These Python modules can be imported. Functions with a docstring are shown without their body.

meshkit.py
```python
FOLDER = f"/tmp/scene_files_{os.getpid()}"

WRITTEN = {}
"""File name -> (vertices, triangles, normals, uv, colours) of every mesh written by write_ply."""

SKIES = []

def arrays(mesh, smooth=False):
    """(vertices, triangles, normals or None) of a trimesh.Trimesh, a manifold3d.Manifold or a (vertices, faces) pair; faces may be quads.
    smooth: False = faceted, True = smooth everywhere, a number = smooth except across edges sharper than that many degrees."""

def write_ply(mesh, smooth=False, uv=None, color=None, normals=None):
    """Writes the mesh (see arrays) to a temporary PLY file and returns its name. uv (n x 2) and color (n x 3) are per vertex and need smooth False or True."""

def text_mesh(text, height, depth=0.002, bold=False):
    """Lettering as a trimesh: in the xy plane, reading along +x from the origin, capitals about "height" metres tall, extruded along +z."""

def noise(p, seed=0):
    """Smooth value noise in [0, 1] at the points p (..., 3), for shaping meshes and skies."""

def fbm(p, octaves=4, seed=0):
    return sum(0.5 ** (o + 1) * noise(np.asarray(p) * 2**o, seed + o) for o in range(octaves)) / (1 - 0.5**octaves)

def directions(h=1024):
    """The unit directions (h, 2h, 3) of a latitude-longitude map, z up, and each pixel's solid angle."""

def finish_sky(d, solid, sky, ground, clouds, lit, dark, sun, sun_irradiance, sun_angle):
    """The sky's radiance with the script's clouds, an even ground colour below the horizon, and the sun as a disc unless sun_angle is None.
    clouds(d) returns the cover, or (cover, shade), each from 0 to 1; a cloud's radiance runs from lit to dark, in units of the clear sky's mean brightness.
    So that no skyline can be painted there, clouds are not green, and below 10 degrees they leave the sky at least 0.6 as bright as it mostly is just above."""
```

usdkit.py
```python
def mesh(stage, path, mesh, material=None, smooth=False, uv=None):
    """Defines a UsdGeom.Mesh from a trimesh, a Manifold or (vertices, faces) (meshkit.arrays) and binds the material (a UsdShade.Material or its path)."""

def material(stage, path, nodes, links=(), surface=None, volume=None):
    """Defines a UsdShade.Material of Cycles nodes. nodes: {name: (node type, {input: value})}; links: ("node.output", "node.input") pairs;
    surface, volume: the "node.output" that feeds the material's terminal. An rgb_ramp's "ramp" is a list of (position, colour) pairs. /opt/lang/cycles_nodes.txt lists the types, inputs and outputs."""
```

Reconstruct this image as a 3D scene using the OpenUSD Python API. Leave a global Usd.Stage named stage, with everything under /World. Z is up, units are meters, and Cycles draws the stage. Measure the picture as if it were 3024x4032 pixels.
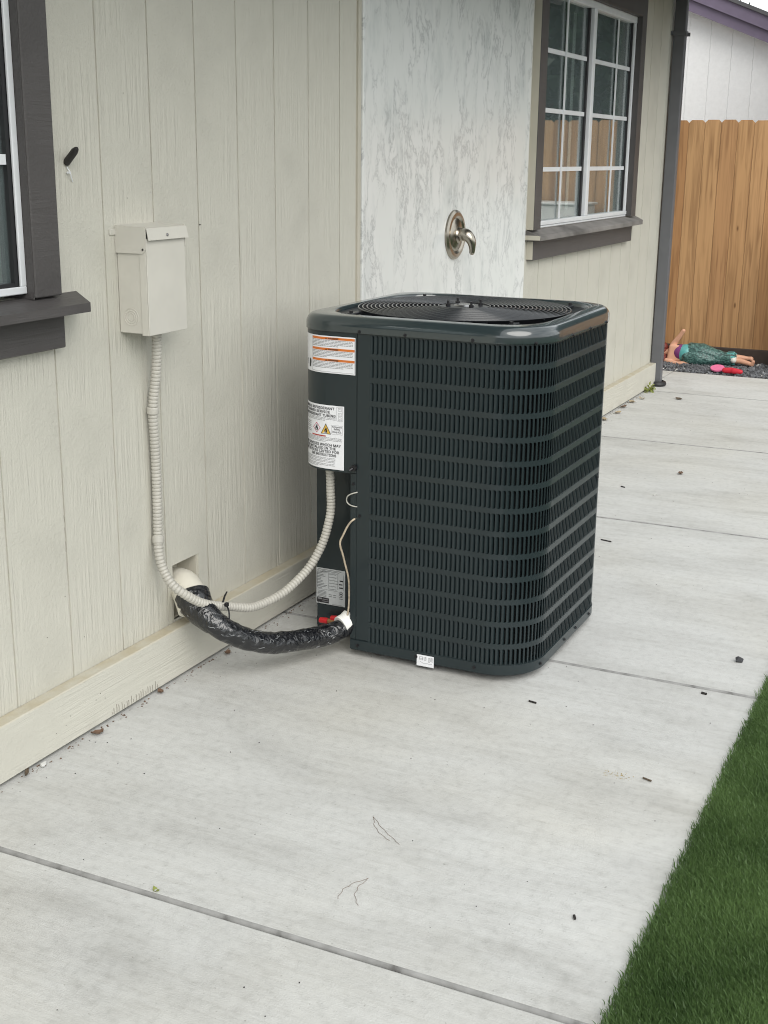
import math, random
import numpy as np, trimesh, usdkit, meshkit
import shapely, shapely.affinity, shapely.geometry as sg
import manifold3d as m3
from pxr import Usd, UsdGeom, UsdLux, UsdShade, Gf, Sdf, Vt

stage = Usd.Stage.CreateInMemory()
UsdGeom.SetStageUpAxis(stage, UsdGeom.Tokens.z)
UsdGeom.SetStageMetersPerUnit(stage, 1.0)
world = UsdGeom.Xform.Define(stage, '/World')
stage.SetDefaultPrim(world.GetPrim())
UsdGeom.Scope.Define(stage, '/World/Looks')
rng = random.Random(7)
nrng = np.random.default_rng(7)

# ------------------------------------------------------------------ camera
CAM_P, CAM_YAW, CAM_PITCH, CAM_ROLL = (0, -2.159, 1.55), 25.4515, 15.6529, 0.6269
F_PX = 5019.67
EXPOSURE = 0.62
cam = UsdGeom.Camera.Define(stage, '/World/camera')
yw, pt, rl = map(math.radians, (CAM_YAW, CAM_PITCH, CAM_ROLL))
fw = np.array([math.cos(yw) * math.cos(pt), math.sin(yw) * math.cos(pt), -math.sin(pt)])
rt = np.cross(fw, [0, 0, 1.0]); rt /= np.linalg.norm(rt); up = np.cross(rt, fw)
rt, up = rt * math.cos(rl) + up * math.sin(rl), -rt * math.sin(rl) + up * math.cos(rl)
mat = Gf.Matrix4d(*[float(q) for row in ([*rt, 0], [*up, 0], [*-fw, 0], [*CAM_P, 1]) for q in row])
cam.AddTransformOp().Set(mat)
cam.CreateHorizontalApertureAttr(20.955)
cam.CreateVerticalApertureAttr(20.955 * 4 / 3)
cam.CreateFocalLengthAttr(20.955 * F_PX / 3024)
cam.CreateClippingRangeAttr(Gf.Vec2f(0.05, 2000))
cam.CreateExposureAttr(EXPOSURE)

# ------------------------------------------------------------------ light: bright overcast
SUN = np.array([-0.62, -0.60, 0.72]); SUN /= np.linalg.norm(SUN)
SUN_EL, SUN_ROT = math.asin(SUN[2]), math.atan2(SUN[0], SUN[1])
SKY_STRENGTH, SUN_INT, SUN_ANGLE = 0.10, 0.36, 48.0
CLOUD = (8.9, 9.15, 9.2)
sky_m = usdkit.material(stage, '/World/Looks/sky', {
    'sky': ('sky_texture', {'sky_type': 'single_scattering', 'sun_disc': False, 'sun_elevation': SUN_EL, 'sun_rotation': SUN_ROT}),
    'tc': ('texture_coordinate', {}),
    'map': ('mapping', {'scale': (1.0, 1.0, 2.2)}),
    'n': ('noise_texture', {'scale': 2.6, 'detail': 6, 'roughness': 0.55}),
    'cover': ('rgb_ramp', {'ramp': [(0.30, (0.72,) * 3), (0.55, (1, 1, 1))]}),
    'tone': ('rgb_ramp', {'ramp': [(0.3, tuple(.62 * q for q in CLOUD)), (0.7, tuple(1.25 * q for q in CLOUD))]}),
    'mix': ('mix_color', {}),
    'bg': ('background_shader', {'strength': SKY_STRENGTH})},
    [('tc.generated', 'map.vector'), ('map.vector', 'n.vector'), ('n.fac', 'cover.fac'), ('n.fac', 'tone.fac'), ('cover.color', 'mix.fac'),
     ('sky.color', 'mix.a'), ('tone.color', 'mix.b'), ('mix.result', 'bg.color')], surface='bg.background')
dome = UsdLux.DomeLight.Define(stage, '/World/sky')
UsdShade.MaterialBindingAPI.Apply(dome.GetPrim()).Bind(sky_m)
dome.GetPrim().SetCustomDataByKey('kind', 'structure')
dome.GetPrim().SetCustomDataByKey('label', 'pale overcast sky above the roofs')
sun = UsdLux.DistantLight.Define(stage, '/World/sun')
sun.CreateIntensityAttr(SUN_INT); sun.CreateAngleAttr(SUN_ANGLE); sun.CreateColorAttr(Gf.Vec3f(1.0, 0.965, 0.91))
sun.CreateNormalizeAttr(True)
zax = SUN; xax = np.cross([0, 0, 1.0], zax); xax /= np.linalg.norm(xax); yax = np.cross(zax, xax)
sun.AddTransformOp().Set(Gf.Matrix4d(*[float(q) for row in ([*xax, 0], [*yax, 0], [*zax, 0], [0, 0, 20, 1]) for q in row]))

# ------------------------------------------------------------------ materials
MAT = {}
def mk(name, nodes, links, surface='p.BSDF', **k):
    MAT[name] = usdkit.material(stage, '/World/Looks/' + name, nodes, links, surface=surface, **k)
    return MAT[name]

def plain(name, col, rough=0.5, metal=0.0, var=0.08, scale=9.0, bump=0.0, bscale=200.0, spec=0.5, **extra):
    lo, hi = tuple(c * (1 - var) for c in col), tuple(min(1, c * (1 + var)) for c in col)
    nodes = {'g': ('geometry', {}), 'n': ('noise_texture', {'scale': scale, 'detail': 5, 'roughness': .6}),
             'r': ('rgb_ramp', {'ramp': [(.3, lo), (.7, hi)]}),
             'p': ('principled_bsdf', {'roughness': rough, 'metallic': metal, 'specular_ior_level': spec, **extra})}
    links = [('g.position', 'n.vector'), ('n.fac', 'r.fac'), ('r.color', 'p.base_color')]
    if bump:
        nodes['n2'] = ('noise_texture', {'scale': bscale, 'detail': 4})
        nodes['b'] = ('bump', {'strength': bump, 'distance': 0.002})
        links += [('g.position', 'n2.vector'), ('n2.fac', 'b.height'), ('b.normal', 'p.normal')]
    return mk(name, nodes, links)

def wood_paint(name, col, along='z', grain=0.8, rough=0.62, dirt=None, var=.05, fine=0.35):
    """painted rough-sawn wood: ridges of grain that run along one axis"""
    hi, lo = 70.0, 2.6
    sc = {'z': (hi, hi, lo), 'x': (lo, hi, hi), 'y': (hi, lo, hi)}[along]
    cross = (95, 95, 95)
    nodes = {'g': ('geometry', {}), 'oi': ('object_info', {}),
             'off': ('vector_math', {'math_type': 'multiply_add', 'vector2': (1, 1, 1)}),
             'rv': ('combine_xyz', {}), 'rm': ('math', {'math_type': 'multiply', 'value2': 37.0}),
             'm1': ('mapping', {'scale': sc}), 'n1': ('noise_texture', {'scale': 1.0, 'detail': 4, 'roughness': .62, 'distortion': 1.1}),
             'm2': ('mapping', {'scale': cross}), 'n2': ('noise_texture', {'scale': 1.0, 'detail': 3, 'distortion': .4}),
             'n3': ('noise_texture', {'scale': 5.0, 'detail': 4}),
             'msk': ('rgb_ramp', {'ramp': [(.42, (0, 0, 0)), (.60, (1, 1, 1))]}),
             'rid': ('rgb_ramp', {'ramp': [(.30, (0, 0, 0)), (.50, (.55,) * 3), (.68, (1, 1, 1))]}),
             'mix': ('mix_color', {}), 'n4': ('noise_texture', {'scale': 260, 'detail': 3}),
             'b1': ('bump', {'strength': grain, 'distance': .0035}), 'b2': ('bump', {'strength': fine, 'distance': .0016}),
             'cr': ('rgb_ramp', {'ramp': [(.28, tuple(c * (1 - var * 1.6) for c in col)), (.5, col), (.75, tuple(min(1, c * (1 + var)) for c in col))]}),
             'p': ('principled_bsdf', {'roughness': rough, 'specular_ior_level': .35})}
    links = [('oi.random', 'rm.value1'), ('rm.value', 'rv.x'), ('rm.value', 'rv.y'), ('rm.value', 'rv.z'),
             ('g.position', 'off.vector1'), ('rv.vector', 'off.vector3'),
             ('off.vector', 'm1.vector'), ('m1.vector', 'n1.vector'), ('off.vector', 'm2.vector'), ('m2.vector', 'n2.vector'),
             ('off.vector', 'n3.vector'), ('n3.fac', 'msk.fac'), ('n1.fac', 'rid.fac'),
             ('msk.color', 'mix.fac'), ('n2.color', 'mix.a'), ('rid.color', 'mix.b'), ('g.position', 'n4.vector'),
             ('mix.result', 'b1.height'), ('b1.normal', 'b2.normal'), ('n4.fac', 'b2.height'), ('b2.normal', 'p.normal'),
             ('n3.fac', 'cr.fac')]
    if dirt:
        nodes['sep'] = ('separate_xyz', {}); nodes['upr'] = ('rgb_ramp', {'ramp': [(.55, (0, 0, 0)), (.85, (1, 1, 1))]})
        nodes['dn'] = ('noise_texture', {'scale': 14, 'detail': 6}); nodes['dr'] = ('rgb_ramp', {'ramp': [(.3, (.35,) * 3), (.6, (1, 1, 1))]})
        nodes['dm'] = ('math', {'math_type': 'multiply'}); nodes['dmix'] = ('mix_color', {'b': dirt})
        links += [('g.true_normal', 'sep.vector'), ('sep.z', 'upr.fac'), ('g.position', 'dn.vector'), ('dn.fac', 'dr.fac'), ('upr.color', 'dm.value1'), ('dr.color', 'dm.value2'),
                  ('dm.value', 'dmix.fac'), ('cr.color', 'dmix.a'), ('dmix.result', 'p.base_color')]
    else:
        links += [('cr.color', 'p.base_color')]
    return mk(name, nodes, links)

WALL = (.542, .530, .466)
wood_paint('siding', WALL, grain=.7, fine=.55)
wood_paint('base_paint', WALL, 'x', grain=.5, dirt=(.46, .415, .31))
wood_paint('trim_grey', (.078, .073, .072), 'x', grain=.35, rough=.5, var=.08, fine=.2)
wood_paint('trim_grey_upright', (.082, .077, .076), 'x', grain=.45, rough=.5, var=.08, fine=.25)
wood_paint('trim_beige', (.50, .475, .40), 'z', grain=.3)
wood_paint('sill_worn', (.20, .19, .18), 'x', grain=.5, rough=.7, var=.3)
plain('soffit', (.16, .165, .175), .6, bump=.2)
plain('beige_metal', (.57, .555, .50), .42, var=.05, scale=7, bump=.12, bscale=160)
plain('conduit_pvc', (.47, .455, .41), .45, var=.10, scale=12)
plain('white_pvc', (.70, .67, .58), .35, var=.06, scale=10)
plain('white_frame', (.72, .74, .76), .4, var=.05, scale=8)
plain('black_rubber', (.012, .012, .014), .5, var=.1)
plain('steel', (.42, .42, .43), .28, metal=1.0, var=.08, scale=30)
plain('nickel', (.40, .365, .31), .24, metal=1.0, var=.06, scale=25)
plain('screw_dark', (.03, .03, .033), .35, metal=.6)
plain('room', (.16, .15, .14), .9)
plain('blind', (.62, .64, .62), .7, var=.04, scale=3)
plain('red_plastic', (.55, .015, .02), .35)
plain('white_foam', (.78, .78, .75), .8, bump=.3, bscale=300)
plain('brass', (.35, .20, .09), .45, metal=.6)
plain('wire_tan', (.48, .40, .30), .5, var=.4, scale=60)
plain('fan_black', (.010, .011, .014), .30)
plain('shroud', (.006, .007, .009), .35)
plain('guard_wire', (.020, .022, .025), .22, coat_weight=.6)
plain('coil', (.030, .035, .036), .45, metal=.5, var=.3, scale=300)
plain('paper', (.78, .79, .82), .38, var=.02)
plain('paper_silver', (.50, .52, .53), .3, var=.04, metal=.15)
plain('ink', (.02, .02, .022), .5)
plain('ink_grey', (.20, .20, .21), .5)
plain('orange_print', (.62, .17, .03), .45)
plain('red_print', (.42, .05, .03), .45)
plain('magenta_print', (.45, .03, .09), .45)
plain('yellow_print', (.75, .47, .08), .45)
plain('downspout_grey', (.115, .118, .128), .4, var=.06)
plain('kick_brown', (.060, .042, .034), .7, var=.15, scale=20, bump=.3)
plain('purple_trim', (.155, .125, .185), .6, var=.08, bump=.2)
plain('white_wall', (.90, .905, .905), .7, var=.03, scale=30, bump=.5, bscale=70)
plain('shingle', (.10, .10, .105), .9, bump=.6, bscale=60)
plain('white_vinyl', (.78, .78, .76), .4)
plain('skin_plastic', (.66, .36, .24), .42, var=.04)
plain('hair', (.17, .028, .02), .55, var=.5, scale=60)
plain('teal_satin', (.10, .36, .35), .35, var=.12, scale=30)
plain('purple_cloth', (.20, .04, .17), .55)
plain('lace', (.68, .68, .62), .7)
plain('pink_plastic', (.72, .17, .33), .4)
plain('red_cloth', (.50, .012, .03), .6, bump=.4)
plain('rock', (.12, .125, .135), .85, var=.65, scale=25, bump=.6, bscale=90)
plain('rock_white', (.55, .55, .53), .8, bump=.4)
plain('pebble_dark', (.035, .036, .04), .7, bump=.5)
plain('soil', (.05, .045, .04), .95, bump=.8, bscale=60)
plain('leaf_dry', (.14, .085, .055), .75, var=.4, scale=60)
plain('leaf_pale', (.36, .29, .19), .75, var=.3, scale=60)
plain('leaf_green', (.22, .25, .06), .7)
plain('crumb', (.36, .27, .10), .8, var=.5, scale=200)
plain('twig', (.10, .075, .05), .85, var=.3, scale=80)
plain('speck', (.018, .016, .014), .8)
plain('bark', (.10, .075, .055), .9, bump=.7, bscale=40)
plain('zip_black', (.010, .010, .011), .3)
plain('iron_dark', (.022, .02, .019), .55, bump=.3)

# glossy dark green metal of the unit
mk('unit_paint', {'g': ('geometry', {}), 'n': ('noise_texture', {'scale': 7, 'detail': 4}), 'n2': ('noise_texture', {'scale': 160, 'detail': 2}),
                  'nw': ('noise_texture', {'scale': 5.5, 'detail': 2}), 'b0': ('bump', {'strength': .25, 'distance': .004}),
                  'b': ('bump', {'strength': .05, 'distance': .001}),
                  'r': ('rgb_ramp', {'ramp': [(.3, (.0118, .0195, .0220)), (.7, (.0142, .0230, .0256))]}),
                  'p': ('principled_bsdf', {'roughness': .38, 'specular_ior_level': .4, 'coat_weight': .22, 'coat_roughness': .05})},
   [('g.position', 'n.vector'), ('g.position', 'n2.vector'), ('g.position', 'nw.vector'), ('nw.fac', 'b0.height'), ('b0.normal', 'b.normal'),
    ('n.fac', 'r.fac'), ('r.color', 'p.base_color'), ('n2.fac', 'b.height'), ('b.normal', 'p.normal')])
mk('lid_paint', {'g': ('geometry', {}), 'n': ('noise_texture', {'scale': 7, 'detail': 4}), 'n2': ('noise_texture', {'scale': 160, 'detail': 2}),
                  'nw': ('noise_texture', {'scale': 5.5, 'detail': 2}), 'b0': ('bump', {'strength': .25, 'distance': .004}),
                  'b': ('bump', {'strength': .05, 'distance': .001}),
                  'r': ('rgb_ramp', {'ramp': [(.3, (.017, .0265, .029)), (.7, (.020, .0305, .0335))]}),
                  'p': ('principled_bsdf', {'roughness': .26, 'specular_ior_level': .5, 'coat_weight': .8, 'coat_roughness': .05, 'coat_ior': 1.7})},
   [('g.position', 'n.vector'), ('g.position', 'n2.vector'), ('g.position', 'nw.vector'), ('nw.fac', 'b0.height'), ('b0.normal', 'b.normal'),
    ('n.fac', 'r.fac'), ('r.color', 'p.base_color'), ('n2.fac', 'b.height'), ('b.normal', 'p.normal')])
# concrete: broom marks across the walk, blotches, specks
mk('concrete', {'g': ('geometry', {}),
    'm': ('mapping', {'scale': (170, 11, 1)}), 'broom': ('noise_texture', {'scale': 1, 'detail': 4, 'distortion': .5}),
    'm2': ('mapping', {'scale': (34, 3.0, 1)}), 'streak': ('noise_texture', {'scale': 1, 'detail': 5, 'distortion': .6}),
    'm3': ('mapping', {'scale': (4.2, 1.7, 1)}), 'blot': ('noise_texture', {'scale': 1.0, 'detail': 9, 'roughness': .68, 'distortion': .4}), 'mot': ('noise_texture', {'scale': 38, 'detail': 6, 'roughness': .7}),
    'rm': ('rgb_ramp', {'ramp': [(.28, (.86, .86, .855)), (.48, (1, 1, 1)), (.70, (1.06, 1.06, 1.06))]}), 'x5': ('mix_color', {'blend_type': 'multiply', 'fac': 1.0}), 'sp': ('noise_texture', {'scale': 95, 'detail': 5}),
    'fine': ('noise_texture', {'scale': 240, 'detail': 3}),
    'rb': ('rgb_ramp', {'ramp': [(.28, (.39, .39, .375)), (.42, (.485, .488, .474)), (.54, (.53, .535, .522)), (.75, (.57, .575, .56))]}),
    'rs': ('rgb_ramp', {'ramp': [(.28, (.94, .937, .93)), (.52, (1, 1, 1))]}),
    'rp': ('rgb_ramp', {'ramp': [(.24, (.62, .61, .59)), (.33, (1, 1, 1))]}),
    'rbr': ('rgb_ramp', {'ramp': [(.30, (.945, .94, .935)), (.5, (1, 1, 1))]}),
    'x1': ('mix_color', {'blend_type': 'multiply', 'fac': 1.0}), 'x2': ('mix_color', {'blend_type': 'multiply', 'fac': 1.0}), 'x3': ('mix_color', {'blend_type': 'multiply', 'fac': 1.0}),
    'tan': ('noise_texture', {'scale': .9, 'detail': 5}), 'rt': ('rgb_ramp', {'ramp': [(.48, (1, 1, 1)), (.75, (.975, .955, .91))]}), 'x4': ('mix_color', {'blend_type': 'multiply', 'fac': 1.0}),
    'b': ('bump', {'strength': .35, 'distance': .002}), 'b2': ('bump', {'strength': .6, 'distance': .0018}),
    'p': ('principled_bsdf', {'roughness': .82, 'specular_ior_level': .3})},
   [('g.position', 'm.vector'), ('m.vector', 'broom.vector'), ('g.position', 'm2.vector'), ('m2.vector', 'streak.vector'), ('g.position', 'm3.vector'), ('m3.vector', 'blot.vector'), ('g.position', 'mot.vector'), ('mot.fac', 'rm.fac'), ('g.position', 'sp.vector'), ('g.position', 'fine.vector'),
    ('blot.fac', 'rb.fac'), ('streak.fac', 'rs.fac'), ('sp.fac', 'rp.fac'), ('broom.fac', 'rbr.fac'), ('rb.color', 'x1.a'), ('rs.color', 'x1.b'), ('x1.result', 'x2.a'), ('rp.color', 'x2.b'),
    ('x2.result', 'x3.a'), ('rbr.color', 'x3.b'), ('g.position', 'tan.vector'), ('tan.fac', 'rt.fac'), ('x3.result', 'x4.a'), ('rt.color', 'x4.b'), ('x4.result', 'x5.a'), ('rm.color', 'x5.b'), ('x5.result', 'p.base_color'),
    ('broom.fac', 'b.height'), ('b.normal', 'b2.normal'), ('fine.fac', 'b2.height'), ('b2.normal', 'p.normal')])
mk('joint_concrete', {'g': ('geometry', {}), 'n': ('noise_texture', {'scale': 18, 'detail': 6}),
    'r': ('rgb_ramp', {'ramp': [(.28, (.10, .098, .094)), (.42, (.24, .24, .235)), (.7, (.36, .36, .355))]}), 'p': ('principled_bsdf', {'roughness': .9})},
   [('g.position', 'n.vector'), ('n.fac', 'r.fac'), ('r.color', 'p.base_color')])
# faux marble sheet
mk('marble_sheet', {'g': ('geometry', {}), 'm': ('mapping', {'scale': (3.4, 1, 1.5)}),
    'n': ('noise_texture', {'scale': 3.0, 'detail': 9, 'roughness': .68, 'distortion': .5}),
    'a': ('math', {'math_type': 'subtract', 'value2': .5}), 'ab': ('math', {'math_type': 'absolute'}),
    'vein': ('rgb_ramp', {'ramp': [(0, (.47, .485, .485)), (.010, (.55, .565, .565)), (.024, (.66, .68, .67)), (.06, (.72, .735, .725))]}),
    'n2': ('noise_texture', {'scale': 2.2, 'detail': 7, 'roughness': .65}), 'cl': ('rgb_ramp', {'ramp': [(.52, (1, 1, 1)), (.68, (.84, .86, .865))]}),
    'msk': ('noise_texture', {'scale': 1.6, 'detail': 5, 'roughness': .6}), 'mr': ('rgb_ramp', {'ramp': [(.46, (1, 1, 1)), (.58, (0, 0, 0))]}),
    'mv': ('mix_color', {'a': (.70, .72, .705)}), 'x': ('mix_color', {'blend_type': 'multiply', 'fac': 1.0}),
    'fn': ('noise_texture', {'scale': 300, 'detail': 2}), 'b': ('bump', {'strength': .12, 'distance': .001}),
    'p': ('principled_bsdf', {'roughness': .22, 'specular_ior_level': .5})},
   [('g.position', 'm.vector'), ('m.vector', 'n.vector'), ('n.fac', 'a.value1'), ('a.value', 'ab.value1'), ('ab.value', 'vein.fac'), ('m.vector', 'n2.vector'), ('n2.fac', 'cl.fac'),
    ('m.vector', 'msk.vector'), ('msk.fac', 'mr.fac'), ('mr.color', 'mv.fac'), ('vein.color', 'mv.b'), ('mv.result', 'x.a'), ('cl.color', 'x.b'), ('x.result', 'p.base_color'),
    ('g.position', 'fn.vector'), ('fn.fac', 'b.height'), ('b.normal', 'p.normal')])
# window glass
mk('glass', {'df': ('diffuse_bsdf', {'color': (.40, .48, .48)}), 'mx2': ('mix_closure', {'fac': .06}), 'lw': ('layer_weight', {'blend': .5}),
             'fr': ('rgb_ramp', {'ramp': [(0, (.06,) * 3), (.45, (.12,) * 3), (.62, (.24,) * 3), (.8, (.42,) * 3), (1, (1,) * 3)]}),
             't': ('transparent_bsdf', {'color': (.86, .90, .89)}), 'gl': ('glossy_bsdf', {'color': (1, 1, 1), 'roughness': .004}), 'mx': ('mix_closure', {})},
   [('lw.facing', 'fr.fac'), ('fr.color', 'mx.fac'), ('t.BSDF', 'mx.closure1'), ('gl.BSDF', 'mx.closure2'), ('mx.closure', 'mx2.closure1'), ('df.BSDF', 'mx2.closure2')], surface='mx2.closure')
# black wrap tape, crinkled, with smeared white print
mk('tape', {'g': ('geometry', {}), 'n': ('noise_texture', {'scale': 30, 'detail': 3, 'roughness': .45, 'distortion': 2.0}), 'b': ('bump', {'strength': .6, 'distance': .012}),
            'p': ('principled_bsdf', {'base_color': (.004, .0045, .006), 'roughness': .10, 'specular_ior_level': .9})},
   [('g.position', 'n.vector'), ('n.fac', 'b.height'), ('b.normal', 'p.normal')])
# cedar boards, tone varies board by board
mk('cedar', {'g': ('geometry', {}), 'oi': ('object_info', {}), 'rm': ('math', {'math_type': 'multiply', 'value2': 53.0}), 'rv': ('combine_xyz', {}),
             'off': ('vector_math', {'math_type': 'add'}), 'm': ('mapping', {'scale': (30, 30, 1.6)}), 'n': ('noise_texture', {'scale': 1, 'detail': 6, 'distortion': 1.1}),
             'tone': ('rgb_ramp', {'ramp': [(0, (.36, .178, .076)), (.35, (.44, .245, .110)), (.7, (.50, .295, .140)), (1, (.32, .150, .064))]}),
             'gr': ('rgb_ramp', {'ramp': [(.3, (.62, .58, .55)), (.55, (1, 1, 1)), (.8, (1.08, 1.08, 1.08))]}),
             'x': ('mix_color', {'blend_type': 'multiply', 'fac': 1.0}), 'kn': ('voronoi_texture', {'scale': 1.0}), 'mk': ('mapping', {'scale': (7, 7, 2.6)}),
             'kr': ('rgb_ramp', {'ramp': [(.03, (.25, .18, .14)), (.075, (1, 1, 1))]}), 'x2': ('mix_color', {'blend_type': 'multiply', 'fac': .8}),
             'b': ('bump', {'strength': .35, 'distance': .003}), 'p': ('principled_bsdf', {'roughness': .65, 'specular_ior_level': .35})},
   [('oi.random', 'rm.value1'), ('rm.value', 'rv.x'), ('rm.value', 'rv.z'), ('g.position', 'off.vector1'), ('rv.vector', 'off.vector2'), ('off.vector', 'm.vector'), ('m.vector', 'n.vector'),
    ('oi.random', 'tone.fac'), ('n.fac', 'gr.fac'), ('tone.color', 'x.a'), ('gr.color', 'x.b'), ('off.vector', 'mk.vector'), ('mk.vector', 'kn.vector'), ('kn.distance', 'kr.fac'),
    ('x.result', 'x2.a'), ('kr.color', 'x2.b'), ('x2.result', 'p.base_color'), ('n.fac', 'b.height'), ('b.normal', 'p.normal')])
# turf blades
mk('turf', {'oi': ('object_info', {}), 'g': ('geometry', {}), 'n': ('noise_texture', {'scale': 3.5, 'detail': 4}), 'wn': ('white_noise_texture', {}),
            'ad': ('math', {'math_type': 'multiply_add', 'value2': .40}), 'isl': ('math', {'math_type': 'multiply', 'value2': .75}),
            'r': ('rgb_ramp', {'ramp': [(.10, (.05, .095, .030)), (.36, (.19, .30, .105)), (.60, (.35, .45, .20)), (.80, (.66, .68, .44)), (.95, (.64, .54, .35))]}),
            'p': ('principled_bsdf', {'roughness': .45, 'specular_ior_level': .4}), 'tl': ('translucent_bsdf', {}), 'mx': ('mix_closure', {'fac': .22})},
   [('g.position', 'n.vector'), ('n.fac', 'ad.value1'), ('g.random_per_island', 'isl.value1'), ('isl.value', 'ad.value3'), ('ad.value', 'r.fac'), ('r.color', 'p.base_color'), ('r.color', 'tl.color'),
    ('p.BSDF', 'mx.closure1'), ('tl.BSDF', 'mx.closure2')], surface='mx.closure')
plain('turf_base', (.04, .065, .024), .95, var=.4, scale=60, bump=.6)
# foliage
mk('foliage', {'g': ('geometry', {}), 'r': ('rgb_ramp', {'ramp': [(0, (.012, .030, .012)), (.6, (.028, .060, .018)), (1, (.055, .092, .028))]}),
               'p': ('principled_bsdf', {'roughness': .45}), 'tl': ('translucent_bsdf', {}), 'mx': ('mix_closure', {'fac': .25})},
   [('g.random_per_island', 'r.fac'), ('r.color', 'p.base_color'), ('r.color', 'tl.color'), ('p.BSDF', 'mx.closure1'), ('tl.BSDF', 'mx.closure2')], surface='mx.closure')
# scaled skirt cloth
mk('scale_cloth', {'g': ('geometry', {}), 'm': ('mapping', {'scale': (60, 60, 95)}), 'v': ('voronoi_texture', {'scale': 1.0}),
                   'r': ('rgb_ramp', {'ramp': [(.1, (.13, .25, .23)), (.45, (.055, .135, .12)), (.8, (.02, .055, .052))]}),
                   'b': ('bump', {'strength': .7, 'distance': .004}), 'p': ('principled_bsdf', {'roughness': .4, 'specular_ior_level': .6})},
   [('g.position', 'm.vector'), ('m.vector', 'v.vector'), ('v.distance', 'r.fac'), ('r.color', 'p.base_color'), ('v.distance', 'b.height'), ('b.normal', 'p.normal')])

# ------------------------------------------------------------------ builders
USED = {}
BASE = {'/World': np.zeros(3)}
def numbered(path):
    n = USED.get(path, -1) + 1
    USED[path] = n
    return path if n == 0 else f'{path}_{n:03d}'
def keys(prim, label=None, cat=None, group=None, kind=None):
    for k, v in (('label', label), ('category', cat), ('group', group), ('kind', kind)):
        if v: prim.SetCustomDataByKey(k, v)
def thing(name, label=None, cat=None, loc=(0, 0, 0), group=None, kind=None):
    p = numbered('/World/' + name)
    x = UsdGeom.Xform.Define(stage, p); x.AddTranslateOp().Set(Gf.Vec3d(*map(float, loc)))
    BASE[p] = np.array(loc, float)
    keys(x.GetPrim(), label, cat, group, kind)
    return p
def obj(name, mesh, mat, parent='/World', smooth=False, label=None, cat=None, group=None, kind=None):
    """one Mesh prim; world coordinates are taken relative to the parent thing's base"""
    p = numbered(parent + '/' + name)
    base = BASE[parent]; BASE[p] = base
    if isinstance(mesh, list): mesh = trimesh.util.concatenate(mesh)
    v, f, n = meshkit.arrays(mesh, smooth)
    v = v - base
    m = UsdGeom.Mesh.Define(stage, p)
    m.CreatePointsAttr(Vt.Vec3fArray.FromNumpy(v.astype(np.float32)))
    m.CreateFaceVertexCountsAttr(Vt.IntArray.FromNumpy(np.full(len(f), 3, np.int32)))
    m.CreateFaceVertexIndicesAttr(Vt.IntArray.FromNumpy(np.asarray(f, np.int32).ravel()))
    m.CreateSubdivisionSchemeAttr('none')
    if n is not None:
        m.CreateNormalsAttr(Vt.Vec3fArray.FromNumpy(n.astype(np.float32))); m.SetNormalsInterpolation('vertex')
    UsdShade.MaterialBindingAPI.Apply(m.GetPrim()).Bind(MAT[mat])
    keys(m.GetPrim(), label, cat, group, kind)
    return p
def box(x0, x1, y0, y1, z0, z1):
    m = trimesh.creation.box((x1 - x0, y1 - y0, z1 - z0)); m.apply_translation(((x0 + x1) / 2, (y0 + y1) / 2, (z0 + z1) / 2)); return m
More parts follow.
